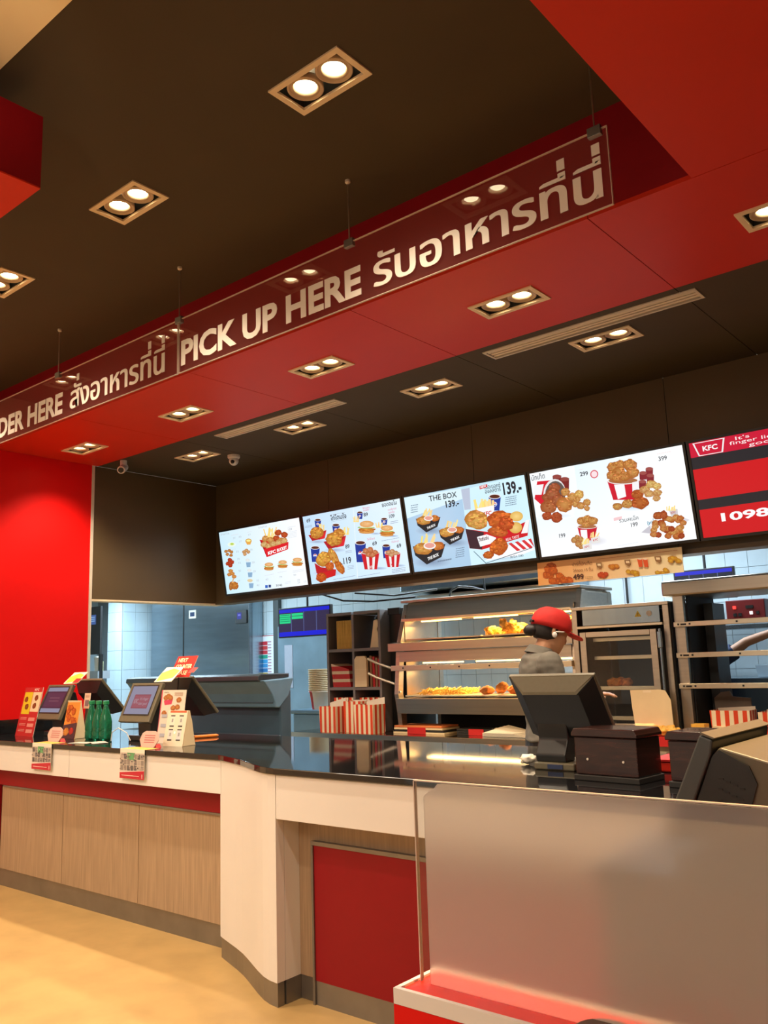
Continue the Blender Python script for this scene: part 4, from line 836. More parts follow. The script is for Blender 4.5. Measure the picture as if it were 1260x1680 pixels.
for x, y, c in ((0.18, 0.13, (0.82, 0.75, 0.6)), (0.62, 0.13, (0.75, 0.68, 0.55)), (0.18, 0.52, (0.7, 0.68, 0.62)), (0.62, 0.52, (0.68, 0.66, 0.62))):
    a.rect(x, y, x+0.22, y+0.33, (0.05, 0.04, 0.03)); a.rect(x-0.005, y+0.035, x+0.225, y+0.29, c); a.rect(x+0.07, y+0.1, x+0.15, y+0.2, (0.35, 0.33, 0.3))
a.ell(0.5, 0.62, 0.05, 0.04, (0.95, 0.95, 0.95))
a.build('print', M_print, fr, loc=(-0.085, -0.0006, 0.215))
obj('rear_leaf', MB().box(-0.085, 0.085, -0.003, 0, 0, 0.215), M_card, t, loc=(0, 0.055, 0), rot=(0.22, 0, 0))
obj('side_leaf', MB().prism([(-0.050, 0.002), (0.050, 0.002), (0.025, 0.15), (0.003, 0.208), (-0.003, 0.208), (-0.02, 0.14)], 0.083, 0.086, 'x'), M_card, t)
obj('base_flap', MB().box(-0.03, 0.085, -0.05, 0.05, 0.0, 0.002), M_card, t)

def octa(label, x, y):
    t = thing('table_notice', label, 'notice', (x, y, 1.02), 0.1, 'small octagonal notices at the worktop edge')
    pts = [(-0.055, 0), (0.055, 0), (0.085, 0.045), (0.07, 0.085), (0.04, 0.10), (-0.04, 0.10), (-0.07, 0.085), (-0.085, 0.045)]
    pl_ = obj('plaque', MB().prism(pts, 0, 0.004, 'y'), mat('pale_pink_card', (0.62, 0.42, 0.36), 0.5), t, rot=(-0.25, 0, 0))
    a = Art(0.17, 0.10); a.scribble(0.25, 0.25, 0.8, 0.8, 4, (0.45, 0.12, 0.12), 0); a.build('print', M_print, pl_, loc=(-0.085, -0.0006, 0.10))
    obj('foot', MB().prism([(-0.075, 0.0), (0.075, 0.0), (0.06, 0.02), (-0.06, 0.02)], 0.006, 0.045, 'y'), M_redp, t)
octa('small pink octagonal notice left of the green bottles', -5.67, 3.17)
octa('small pink octagonal notice in front of the cream menu card', -4.57, 3.17)
def folded(label, x):
    t = thing('taped_leaflet', label, 'leaflet', (x, 3.062, 1.0), 0, 'leaflets folded over the worktop edge')
    w = 0.25
    obj('paper_top', MB().box(0, w, 0.0, 0.10, 0.0205, 0.0215), M_yellow, t)
    obj('paper_front', MB().box(0, w, -0.0015, 0.0, -0.148, 0.0215), M_paper, t)
    a = Art(w, 0.150); a.rect(0, 0, 1, 1, (0.62, 0.55, 0.45)); a.rect(0.3, 0.0, 0.62, 0.32, (0.10, 0.32, 0.13))
    for i in range(7):
        for j in range(3): a.rect(0.02+i*0.14, 0.05+j*0.22, 0.14+i*0.14, 0.25+j*0.22, random.choice([(0.12, 0.11, 0.11), (0.28, 0.24, 0.21), (0.45, 0.38, 0.32), (0.20, 0.18, 0.18)]) if not (i in (2, 3) and j == 0) else (0.14, 0.40, 0.17))
    for k in range(40): a.ell(random.random(), random.uniform(0.05, 0.65), 0.03, 0.03, random.choice([(0.06, 0.05, 0.06), (0.5, 0.42, 0.36), (0.3, 0.22, 0.2)]), None, 6)
    a.poly([(0, 0.78), (0.5, 0.72), (1, 0.66), (1, 1), (0, 1)], (0.50, 0.02, 0.04)); a.poly([(0, 0.74), (0.5, 0.69), (1, 0.64), (1, 0.66), (0.5, 0.72), (0, 0.78)], (0.85, 0.7, 0.65)); a.scribble(0.08, 0.87, 0.8, 0.93, 1, (0.85, 0.6, 0.55), 0); a.text('1', 0.88, 0.96, 0.93, 0.96, 0.16, (0.9, 0.7, 0.65), 0.02)
    a.build('print', M_print, t, loc=(0, -0.0022, 0.0)); return t
folded('printed leaflet folded over the worktop edge below the till nearest the red wall', -5.745)
folded('printed leaflet folded over the worktop edge below the second till', -4.690)

# three green bottles
def bottle(x, y, label):
    t = thing('bottle', label, 'bottle', (x, y, 1.02), 0, 'green plastic bottles on the worktop')
    p = [(0.006, 0.004), (0.036, 0.0), (0.043, 0.012), (0.043, 0.05), (0.040, 0.058), (0.043, 0.066), (0.043, 0.12), (0.040, 0.135), (0.034, 0.165), (0.024, 0.20), (0.0165, 0.225), (0.0165, 0.243)]
    mb = MB().lathe([(r, z) for r, z in p], n=20); mb.smooth = True; obj('bottle_body', mb, M_green, t)
    obj('cap', MB().lathe([(0.020, 0.240), (0.021, 0.243), (0.021, 0.262), (0.019, 0.265)], n=20), M_greenc, t)
bottle(-5.575, 3.40, 'green bottle at left of the trio on the worktop')
bottle(-5.485, 3.40, 'green bottle in front middle of the trio on the worktop')
bottle(-5.395, 3.40, 'green bottle at right of the trio, next to the second till')
for k, (x, y, rz) in enumerate(((-5.35, 3.20, 0.3), (-5.22, 3.24, -0.4))):
    tag(obj('loose_paper', MB().box(-0.08, 0.08, -0.05, 0.05, 0, 0.0015), mat('crumpled_paper', (0.45, 0.42, 0.36), 0.6, var=0.4, scale=30), None, 0, (x, y, 1.0206+k*0.002), (0, 0, rz)), ['loose slip of paper lying in front of the green bottles', 'loose slip of paper lying between the bottles and the octagonal notice'][k], 'paper')
t = thing('pen', 'orange pen lying on the worktop behind the white tent card', 'pen', (-4.78, 3.78, 1.03), 1.25)
obj('pen_body', MB().tube([(-0.08, 0, 0), (0.075, 0, 0), (0.09, 0, 0)], [0.011, 0.011, 0.004], 10), mat('orange_plastic', (0.85, 0.22, 0.02), 0.4), t)
obj('cord', MB().tube([(-0.07, 0, 0), (-0.12, 0.03, 0.05), (-0.2, 0.04, 0.08), (-0.28, 0.02, 0.02)], 0.002, 6), M_trimw, t)
t = thing('cable', 'thin grey cable looping on the worktop under the second till', 'cable', (-5.08, 3.3, 1.022)); obj('cable_run', MB().tube([(-0.12, 0.02, 0.005), (-0.11, 0.02, 0.06), (-0.05, 0.03, 0.09), (0.03, 0.04, 0.06), (0.06, 0.05, 0.01)], 0.003, 6), M_trimw, t)

# ice bin behind the counter
t = thing('ice_bin', 'large blue-grey plastic bin with a curved lid behind the second till', 'bin', (-5.9, 4.75, 0))
x0, x1 = -0.98, 0.84
obj('bin_body', MB().prism([(-0.08, 0.0), (0.10, 0.0), (0.10, 1.30), (-0.10, 1.20), (-0.02, 1.16), (-0.02, 0.95), (-0.08, 0.86)], x0, x1, 'x'), mat('dark_blue_grey_plastic', (0.05, 0.095, 0.14), 0.3), t, 0.01)
lidp = [(-0.205, 1.375), (-0.17, 1.33), (-0.12, 1.27), (-0.09, 1.205), (-0.085, 1.165), (-0.04, 1.16), (0.06, 1.25), (0.11, 1.37), (0.11, 1.39)]
obj('curved_lid', MB().prism(lidp, x0-0.01, x1+0.015, 'x'), M_bin, t, 0.008)
obj('lid_handle', MB().prism([(-0.22, 1.375), (-0.18, 1.36), (0.11, 1.392), (0.11, 1.425), (-0.18, 1.425), (-0.215, 1.41)], x0, x1-0.03, 'x'), mat('dark_blue_plastic', (0.02, 0.03, 0.04), 0.3), t, 0.006)

# ================================================================== BACK KITCHEN LEFT
t = thing('stainless_refrigerator', 'tall two-door stainless steel refrigerator behind the left opening', 'refrigerator', (-9.97, 7.75, 0))
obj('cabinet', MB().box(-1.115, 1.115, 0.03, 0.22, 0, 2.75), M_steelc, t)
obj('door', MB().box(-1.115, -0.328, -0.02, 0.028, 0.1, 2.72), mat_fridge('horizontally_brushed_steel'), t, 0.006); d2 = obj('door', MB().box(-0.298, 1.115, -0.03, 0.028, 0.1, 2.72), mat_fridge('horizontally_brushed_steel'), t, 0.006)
obj('door_gap', MB().box(-0.326, -0.299, -0.032, 0.02, 0.1, 2.72), M_black, t)
obj('badge', MB().box(-0.18, -0.02, -0.036, -0.031, 2.20, 2.32), M_trimw, d2); obj('badge_emblem', MB().box(-0.15, -0.05, -0.038, -0.036, 2.23, 2.29), M_navy, d2)
obj('thermostat_display', MB().box(0.86, 1.09, -0.05, -0.031, 2.07, 2.25), M_black, t, 0.006)
a = Art(0.09, 0.09); a.rect(0, 0, 1, 1, (0.03, 0.03, 0.35)); a.rect(0.2, 0.25, 0.8, 0.5, (0.2, 0.2, 0.8)); a.build('display_digits', M_kds, d2, loc=(0.90, -0.0515, 2.22))
t = thing('equipment_rack', 'dark equipment tower with a small screen beside the red wall', 'rack', (-10.55, 6.4, 0))
obj('tower_body', MB().box(-0.5, 0.215, 0, 0.03, 1.72, 2.36), M_dark, t); obj('tower_leg', MB().box(0.19, 0.235, 0, 0.04, 0, 1.72), M_black, t); obj('tower_leg', MB().box(-0.5, -0.46, 0, 0.04, 0, 1.72), M_black, t)
obj('shelf', MB().box(-0.5, 0.215, -0.02, 0.16, 1.40, 1.50), mat('grey_shelf', (0.30, 0.33, 0.35), 0.5), t)
a = Art(0.26, 0.13); a.rect(0, 0, 1, 1, (0.06, 0.12, 0.35)); a.scribble(0.1, 0.2, 0.9, 0.8, 3, (0.3, 0.5, 0.8), 0); a.build('screen_picture', M_kds, t, loc=(-0.15, -0.003, 2.25))
t = thing('soap_bottle', 'small pale bottle on the grey shelf of the equipment tower', 'bottle', (-10.40, 6.46, 1.50)); obj('bottle_body', MB().lathe([(0.035, 0), (0.035, 0.12), (0.012, 0.15), (0.012, 0.17)], n=14), mat('pale_yellow_plastic', (0.5, 0.5, 0.25), 0.4), t)
t = thing('blender_jug', 'steel jug on the shelf of the equipment tower', 'jug', (-10.52, 6.5, 1.50)); obj('jug_body', MB().lathe([(0.05, 0), (0.06, 0.18), (0.045, 0.2)], n=14), M_steel, t)

def poster(label, x, y, z, w, h, fn):
    t = thing('wall_poster', label, 'poster', (x, y, z)); box('sheet', 0, w, 0, 0.004, 0, h, M_white, t); a = Art(w, h); fn(a); a.build('print', M_print, t, loc=(0, -0.0008, h)); return t
def chart(a):
    a.rect(0, 0, 1, 1, (0.55, 0.05, 0.05)); a.rect(0.015, 0.012, 0.985, 0.988, (0.80, 0.85, 0.88))
    for cx_ in (0.10, 0.52):
        for k in range(11): a.rect(cx_, 0.10+k*0.075, cx_+0.19, 0.165+k*0.075, [(0.6, 0.03, 0.05), (0.65, 0.05, 0.05), (0.6, 0.04, 0.06), (0.02, 0.35, 0.25), (0.05, 0.35, 0.7), (0.05, 0.30, 0.65), (0.04, 0.2, 0.5), (0.7, 0.5, 0.05), (0.7, 0.55, 0.1), (0.2, 0.3, 0.5), (0.5, 0.5, 0.55)][k])
        a.scribble(cx_+0.2, 0.1, cx_+0.34, 0.9, 16, (0.45, 0.25, 0.35), 0)
poster('colour-coded chart poster with a red border right of the refrigerator', -9.12, 7.975, 1.10, 0.50, 0.80, chart)
poster('small pale certificate pinned above the colour chart poster', -9.10, 7.975, 1.97, 0.22, 0.24, lambda a: (a.rect(0, 0, 1, 1, (0.5, 0.62, 0.66)), a.rect(0.05, 0.05, 0.95, 0.95, (0.62, 0.75, 0.80)), a.scribble(0.12, 0.15, 0.88, 0.85, 6, (0.35, 0.45, 0.5), 0)))
t = thing('steel_partition', 'blue-grey steel partition behind the hanging order screen', 'partition', (-7.8, 7.9, 0)); obj('partition_sheet', MB().box(-0.68, 0.9, 0, 0.03, 0, 2.0), mat('blue_grey_sheet', (0.20, 0.29, 0.35), 0.25, metal=0.3, var=0.2, scale=2), t); obj('notice_reflection', MB().box(-0.55, -0.40, -0.006, 0, 1.2, 1.75), mat('pale_reflection', (0.34, 0.36, 0.42), 0.4), t).name = 'reflection_patch'  # small pale patch paints a reflection on the partition

# kitchen order screens
def kds(label, x, y, z, w, h, full):
    t = thing('order_screen', label, 'screen', (x, y, z), 0, None)
    box('screen_case', 0, w, 0, 0.04, 0, h, M_black, t, 0.004)
    a = Art(w-0.03, h-0.03); P = (0.035, 0.02, 0.075) if full else (0.004, 0.004, 0.02); a.rect(0, 0, 1, 1, P); a.rect(0, 0, 1, 0.13, (0.01, 0.01, 0.70)); a.rect(0, 0.84, 1, 1, (0.01, 0.01, 0.75) if full else P)
    for k in range(1, 4): a.rect(k*0.25-0.004, 0.13, k*0.25+0.004, 0.84, (0.15, 0.2, 0.5))
    if full:
        a.rect(0.01, 0.17, 0.235, 0.52, (0.02, 0.75, 0.28)); a.rect(0.26, 0.17, 0.485, 0.38, (0.02, 0.75, 0.28)); a.rect(0.01, 0.28, 0.235, 0.30, P); a.rect(0.26, 0.26, 0.485, 0.28, P); a.scribble(0.02, 0.2, 0.22, 0.5, 4, (0.0, 0.35, 0.15), 0)
    else: a.rect(0.03, 0.28, 0.25, 0.50, (0.08, 0.5, 0.05)); a.rect(0.30, 0.3, 0.45, 0.42, (0.02, 0.3, 0.15)); a.rect(0.47, 0.55, 0.53, 0.75, (0.4, 0.6, 0.9))
    a.build('screen_picture', M_kds, t, loc=(0.015, -0.0015, h-0.015))
    obj('hanging_pole', MB().tube([(w*0.5, 0.06, h*0.5), (w*0.5, 0.06, 2.80-z)], 0.012, 10), M_black, t); box('mount_plate', w*0.35, w*0.65, 0.04, 0.06, h*0.3, h*0.7, M_black, t); return t
kds('hanging kitchen order screen with green and blue blocks left of the pigeonhole shelf', -7.05, 6.58, 1.785, 0.80, 0.325, True)
kds('dark kitchen order screen with a blue bar right of the promotion strip', -2.92, 7.55, 1.93, 0.53, 0.27, False)
t = thing('wall_conduit', 'thin black vertical pipe on the tiled back wall', 'pipe', (-3.55, 7.95, 0)); obj('pipe', MB().tube([(0, 0, 1.0), (0, 0, 2.8)], 0.012, 8), M_black, t)
t = thing('overhead_cables', 'black cables drooping below the bulkhead above the pigeonhole shelf', 'cable', (-5.6, 5.95, 2.1))
for pts in ([(-0.35, 0, 0.20), (-0.2, 0, 0.06), (0.1, 0.02, -0.03), (0.45, 0.05, -0.06), (0.9, 0.1, -0.05)], [(0.0, 0.3, 0.06), (0.5, 0.3, 0.0), (1.0, 0.3, 0.02)]): obj('cable', MB().tube(pts, 0.008, 8), M_black, t)
t = thing('heater_cable', 'black looped cable hanging above the large food warmer', 'cable', (-4.5, 6.3, 2.05)); obj('cable', MB().tube([(0, 0, 0.0), (0.02, 0, 0.05), (0.1, 0, 0.08), (0.25, 0, 0.06), (0.38, 0, 0.03), (0.36, 0, 0.3)], 0.009, 8), M_black, t)
t = thing('exhaust_hood', 'grey exhaust hood on the back wall above the warmers', 'hood', (-5.2, 7.5, 2.1)); obj('hood_body', MB().prism([(-0.35, 0.12), (0.45, 0.05), (0.45, 0.6), (-0.2, 0.6), (-0.35, 0.3)], -0.55, 1.25, 'x'), M_steelc, t, 0.006); obj('hood_lamp', MB().box(-0.4, 0.2, -0.38, -0.36, 0.02, 0.08) if False else MB().box(-0.45, 1.15, -0.2, 0.2, 0.06, 0.075), M_steel, t)

# ================================================================== BACK COUNTER (PASS)
t = thing('pass_counter', 'low stainless pass counter with black front under the warmers', 'counter', (-3.5, 6.0, 0))
obj('steel_top', MB().box(-2.62, 4.6, -0.16, 0.78, 0.822, 0.860), mat('polished_steel_top', (0.36, 0.31, 0.24), 0.10, metal=1.0, var=0.1, scale=2), t, 0.004)
obj('edge_band', MB().box(-2.615, 4.6, -0.166, -0.161, 0.775, 0.858), M_steel, t)
obj('front_panel', MB().box(-2.60, 4.6, -0.12, -0.10, 0.02, 0.820), M_steel, t); obj('end_panel', MB().box(-2.60, -2.58, -0.10, 0.75, 0.02, 0.82), M_steel, t); obj('plinth', MB().box(-2.58, 4.6, -0.09, 0.75, 0.02, 0.1), M_dark, t)

# pigeonhole shelf
SX0, SX1, SY0, SY1, SZ0, SZ1 = -5.855, -5.165, 6.10, 6.45, 0.862, 1.97
t = thing('pigeonhole_shelf', 'grey six-hole packaging shelf left of the large food warmer', 'shelf', (-5.51, 6.1, 0.862)); cx, cz = -5.51, 0.862
def P6(n, x0, x1, y0, y1, z0, z1, m): obj(n, MB().box(x0-cx, x1-cx, y0-6.1, y1-6.1, z0-cz, z1-cz), m, t, 0.0015)
Mg = mat('grey_melamine', (0.19, 0.165, 0.155), 0.5); b_ = 0.028
P6('side_board', SX0, SX0+b_, SY0, SY1, SZ0, SZ1, Mg); P6('side_board', SX1-b_, SX1, SY0, SY1, SZ0, SZ1, Mg); P6('divider_board', cx-b_/2, cx+b_/2, SY0, SY1, SZ0, SZ1-b_, Mg)
for z in (SZ1-b_, 1.595, 1.235): P6('shelf_board', SX0+b_, cx-b_/2, SY0, SY1-0.012, z, z+b_, Mg); P6('shelf_board', cx+b_/2, SX1-b_, SY0, SY1-0.012, z, z+b_, Mg)
P6('back_board', SX0+b_, SX1-b_, SY1-0.01, SY1, SZ0, SZ1-b_, M_dark)
t = thing('side_cabinet', 'narrow black cabinet between the pigeonhole shelf and the large warmer', 'cabinet', (-5.08, 6.2, 0.862)); obj('cabinet_body', MB().box(-0.07, 0.07, 0.02, 0.5, 0.002, 1.12), M_black, t, 0.004); obj('cabinet_trim', MB().box(-0.07, 0.07, 0, 0.018, 1.06, 1.12), M_dark, t)
# stacks in the pigeonholes
sh = MB().box(0, 0.012, 0, 0.26, 0, 0.27).mesh('folded_bag'); sh.materials.append(M_yellow)
for k in range(13): tag(obj('folded_bag', sh, None, loc=(-5.735+k*0.0155, 6.12, 1.6235), rot=(0, random.uniform(-0.006, 0.006), 0)), 'yellow folded paper bag, %s from the left in the upper left pigeonhole' % ORD[k], 'paper bag', 'yellow folded bags in the upper left pigeonhole')
t = thing('tag_dispenser', 'pale A-shaped dispenser in the upper right pigeonhole', 'dispenser', (-5.26, 6.14, 1.6235)); obj('dispenser_body', MB().prism([(-0.07, 0), (0.05, 0), (0.045, 0.1), (0.02, 0.17), (0.05, 0.22), (0.02, 0.26), (-0.02, 0.25), (-0.03, 0.18)], 0, 0.06, 'y'), M_card, t, 0.003)
sg = MB().prism([(0, 0), (0.21, -0.0), (0.21, 0.012), (0, 0.012)], 0, 0.2, 'y')
for k in range(14):
    mb = MB().box(0.0, 0.015, 0, 0.24, 0, 0.22-k*0.004); o = obj('striped_bag', mb, M_stripez, loc=(-5.810+k*0.0162+0.02, 6.115, 1.264), rot=(0, -0.12, 0))
    tag(o, 'red and white banded paper bag, %s from the left in the middle left pigeonhole' % ORD[k], 'paper bag', 'banded paper bags in the middle left pigeonhole')
t = thing('white_carton', 'white folded carton at the front of the middle right pigeonhole', 'carton', (-5.49, 6.09, 1.2635)); obj('carton_body', MB().prism([(0.0, 0), (0.15, 0), (0.15, 0.255), (0.125, 0.285), (0.025, 0.285), (0.0, 0.255)], 0, 0.03, 'y'), M_card, t, 0.002); obj('fold_line', MB().box(0.004, 0.146, -0.0015, 0, 0.05, 0.053), M_frame, t); obj('fold_line', MB().box(0.004, 0.146, -0.0015, 0, 0.16, 0.163), M_frame, t)
for k in range(4): tag(obj('red_carton', MB().box(0, 0.026, 0, 0.24, 0, 0.285-0.01*k), M_redp if k % 2 else mat('brown_card', (0.32, 0.17, 0.08), 0.7), loc=(-5.333+k*0.034, 6.13, 1.2635)), ['brown folded carton beside the white carton', 'red folded carton second from the white carton', 'brown folded carton third from the white carton', 'rightmost red folded carton in the middle right pigeonhole'][k], 'carton', 'folded cartons in the middle right pigeonhole')
for j, xx in enumerate((-5.80, -5.47)):
    for k in range(4): tag(obj('striped_sleeve', MB().box(0, 0.05, 0, 0.2, 0, 0.30), M_stripe, loc=(xx+k*0.066, 6.13, 0.864)), 'red and white striped sleeve, %s from the left in the lower %s pigeonhole' % (ORD[k], ('left', 'right')[j]), 'carton', ['striped sleeves in the lower left pigeonhole', 'striped sleeves in the lower right pigeonhole'][j])

def open_box(name, label, cat, loc, w, d, h, m, rz=0.0, flap=0.03, group=None, inner=None):
    t = thing(name, label, cat, loc, rz, group); th = 0.003; k = 0.93
    def wall(a, b, nm):
        (xa, ya), (xb, yb_) = a, b
        mb = MB().add([(xa*k, ya*k, 0), (xb*k, yb_*k, 0), (xb, yb_, h), (xa, ya, h), (xa*k*0.98, ya*k*0.98, 0), (xb*k*0.98, yb_*k*0.98, 0), (xb*0.98, yb_*0.98, h), (xa*0.98, ya*0.98, h)], [(0, 1, 2, 3), (5, 4, 7, 6), (0, 3, 7, 4), (1, 5, 6, 2), (3, 2, 6, 7), (0, 4, 5, 1)])
        obj(nm, mb, m, t)
    W2, D2 = w/2, d/2
    wall((-W2, -D2), (W2, -D2), 'front_side'); wall((W2, -D2), (W2, D2), 'right_side'); wall((W2, D2), (-W2, D2), 'back_side'); wall((-W2, D2), (-W2, -D2), 'left_side')
    obj('box_bottom', MB().box(-W2*k*0.97, W2*k*0.97, -D2*k*0.97, D2*k*0.97, 0.0, 0.003), M_card, t)
    obj('inner_lining', MB().add([(-W2*0.96, D2*0.955, 0.01), (W2*0.96, D2*0.955, 0.01), (W2*0.96, D2*0.975, h+flap), (-W2*0.96, D2*0.975, h+flap*0.35)], [(0, 1, 2, 3)]), M_paper, t)
    return t
open_box('striped_box', 'leftmost open red and white striped box on the pass counter', 'box', (-5.66, 5.96, 0.861), 0.215, 0.15, 0.235, M_stripe, 0.0, 0.075, 'open striped boxes on the pass counter')
open_box('striped_box', 'middle open red and white striped box on the pass counter', 'box', (-5.41, 6.02, 0.861), 0.20, 0.15, 0.28, M_stripe, 0.05, 0.01, 'open striped boxes on the pass counter')
open_box('striped_box', 'rightmost open red and white striped box, in front of the shelf', 'box', (-5.19, 5.945, 0.861), 0.235, 0.17, 0.255, M_stripe, -0.03, 0.06, 'open striped boxes on the pass counter')
# cup stack on a lidded tub
t = thing('lidded_tub', 'dark blue lidded tub left of the pigeonhole shelf', 'tub', (-6.50, 6.55, 0)); obj('tub_body', MB().box(-0.1, 0.32, -0.2, 0.25, 0.0, 0.99), M_bin, t, 0.012); obj('tub_lid', MB().box(-0.12, 0.335, -0.22, 0.27, 0.99, 1.03), M_bin, t, 0.01)
M_bkt = mat_stripes('bucket_print', (0.62, 0.03, 0.02), (0.84, 0.74, 0.56), 'X', 0.19, 0.30, 0.35)
for k in range(13):
    t = thing('paper_bucket', 'white paper bucket, %s from the bottom of the nested stack beside the shelf' % ORD[k] if k else 'bottom white paper bucket with a red stripe, carrying the tall stack', 'bucket', (-6.34, 6.50, 1.031+k*0.0185), 0, 'nested paper buckets beside the shelf')
    mb = MB().lathe([(0.088, 0), (0.090, 0.003), (0.116, 0.172), (0.126, 0.174), (0.126, 0.184), (0.116, 0.185), (0.086, 0.006)], n=24, cap=False); mb.smooth = True
    obj('bucket_wall', mb, M_bkt if k == 0 else M_card, t)
    if k == 0: obj('bucket_base', MB().lathe([(0.086, 0.0), (0.086, 0.004)], n=24), M_card, t)

# ---------------------------------------------------------------- large food warmer
WX0, WX1 = -4.93, -3.13
t = thing('food_warmer', 'large two-tier stainless heated food display in the middle of the pass', 'food warmer', ((WX0+WX1)/2, 6.0, 0.861)); wx = (WX0+WX1)/2; wz = 0.861
def Wp(n, x0, x1, y0, y1, z0, z1, m, bev=0.003): return obj(n, MB().box(x0-wx, x1-wx, y0-6, y1-6, z0-wz, z1-wz), m, t, bev)
def Wprism(n, poly, x0, x1, m, bev=0.002): return obj(n, MB().prism([(y-6, z-wz) for y, z in poly], x0-wx, x1-wx, 'x'), m, t, bev)
for xa, xb in ((WX0, WX0+0.045), (WX1-0.045, WX1)):
    Wprism('side_frame', [(6.04, 0.862), (6.10, 0.862), (6.10, 1.05), (6.06, 1.2), (6.10, 1.62), (6.24, 2.0), (6.17, 2.0), (6.04, 1.63), (5.99, 1.2), (6.02, 1.04)], xa, xb, M_steel)
    Wprism('rear_frame', [(6.62, 0.862), (6.68, 0.862), (6.68, 2.0), (6.62, 2.0)], xa, xb, M_steel)
Wprism('top_panel', [(6.12, 1.86), (6.18, 2.01), (6.70, 2.01), (6.70, 1.99), (6.21, 1.985), (6.16, 1.86)], WX0+0.045, WX1-0.045, M_steel)
Wp('top_end', WX1-0.044, WX1-0.002, 6.20, 6.70, 1.80, 1.988, M_steel); Wp('top_back', WX0+0.05, WX1-0.05, 6.66, 6.68, 1.86, 1.98, M_steel)
Wp('shade_backing', WX0+0.05, WX1-0.05, 6.60, 6.615, 0.863, 1.034, M_dark)  # dark sheet added so the space beneath the warmer reads as shade
Wp('top_cap', WX0-0.02, WX1+0.0, 6.15, 6.72, 2.012, 2.035, M_steel)
Wprism('shelf_band', [(5.955, 1.575), (5.955, 1.645), (6.05, 1.655), (6.62, 1.655), (6.62, 1.635), (6.0, 1.60), (6.0, 1.575)], WX0-0.03, WX1+0.0, M_steel)
Wp('lower_hood', WX0+0.046, WX1-0.046, 6.02, 6.10, 1.48, 1.573, M_steel)
Wprism('base_panel', [(5.985, 1.035), (5.975, 1.165), (6.60, 1.165), (6.60, 1.035)], WX0+0.03, WX1-0.03, M_steel)
Wp('upper_lamp_bar', WX0+0.05, WX1-0.05, 6.06, 6.13, 1.838, 1.862, M_alu)
Wp('lower_lamp_bar', WX0+0.01, WX1-0.01, 5.94, 5.985, 1.405, 1.450, M_alu)
for x in np.linspace(WX0+0.15, WX1-0.15, 6): Wp('rivet', x-0.006, x+0.006, 5.936, 5.94, 1.422, 1.434, M_posd, 0)
for z in (1.835, 1.46):
    for x in (-4.6, -4.02, -3.42): Wp('heating_element', x-0.22, x+0.22, 6.28, 6.30, z, z+0.012, M_heat, 0); 
    Wp('reflector', WX0+0.06, WX1-0.06, 6.20, 6.45, z+0.03, z+0.04, M_steel, 0)
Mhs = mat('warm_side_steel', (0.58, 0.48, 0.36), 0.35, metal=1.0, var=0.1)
for x in (WX0+0.046, WX1-0.052):
    Wp('side_glass', x, x+0.005, 6.11, 6.60, 1.66, 1.90, Mhs, 0); Wp('side_glass', x, x+0.005, 6.11, 6.60, 1.17, 1.56, Mhs, 0)
for xa, xb in ((WX0+0.10, -4.02), (-4.0, WX1-0.1)):
    Wp('upper_tray', xa, xb, 6.05, 6.55, 1.668, 1.680, M_alu, 0.002); Wp('lower_tray', xa, xb, 6.02, 6.55, 1.178, 1.190, M_alu, 0.002)
obj('warning_light', MB().tube([(WX0+0.06-wx, -0.012, 1.22-wz), (WX0+0.06-wx, 0.0, 1.22-wz)], 0.012, 10), M_alu, t)
for z in (1.80, 1.40):
    area('heat_lamp_light', (-4.0, 6.30, z), (1.6, 0.12), 13, (1.0, 0.62, 0.22))
area('heat_lamp_light', (-4.02, 6.0, 0.99), (1.5, 0.1), 0.5, (1.0, 0.62, 0.22))

# food
def blob(seed, r=(0.06, 0.045, 0.035), amp=0.35):
    bm = bmesh.new(); bmesh.ops.create_icosphere(bm, subdivisions=3, radius=1.0)
    for v in bm.verts:
        n = noise.noise(v.co*1.6+Vector((seed*7.1, 0, 0))) + 0.5*noise.noise(v.co*4+Vector((0, seed*3.3, 0)))
        v.co *= 1+amp*n; v.co = Vector((v.co.x*r[0], v.co.y*r[1], v.co.z*r[2]))
    me = bpy.data.meshes.new('chicken_piece'); bm.to_mesh(me); bm.free(); me.shade_smooth(); return me
chick = []; gold = []
for k in range(4):
    a1 = blob(k, (0.055+0.01*(k % 2), 0.042, 0.036)); a1.materials.append(M_chick); chick.append(a1)
    a2 = blob(k+9, (0.05, 0.03, 0.03), 0.6); a2.materials.append(M_gold); gold.append(a2)
rnd = random.Random(3)
for k in range(34):
    x = -4.02 + rnd.gauss(0, 0.24) ; x = min(max(x, -4.12), -3.25); lay = k % 3; x = rnd.uniform(-4.10, -3.20)
    hgt = 1.705 + lay*0.035*(1 if x > -3.9 else 0.3)
    tag(obj('chicken_strip', rnd.choice(gold), None, loc=(x, rnd.uniform(6.14, 6.40), hgt), rot=(rnd.uniform(-.6, .6), rnd.uniform(-.9, .9), rnd.uniform(0, 3))), 'golden fried chicken strip in the heap on the upper warmer tray', 'fried chicken', 'golden chicken strips on the upper tray')
for k in range(17):
    x = -4.05 + 0.052*k; hgt = 1.222 + 0.03*(k % 2)*(1 if x > -3.9 else 0.4)
    tag(obj('fried_chicken', rnd.choice(chick), None, loc=(x, rnd.uniform(6.12, 6.22)+0.09*(k % 3), hgt), rot=(rnd.uniform(-.5, .5), rnd.uniform(-.5, .5), rnd.uniform(0, 3))), 'brown fried chicken piece, %s from the left on the lower warmer tray' % ORD[k], 'fried chicken', 'fried chicken pieces on the lower tray')
fm = MB()
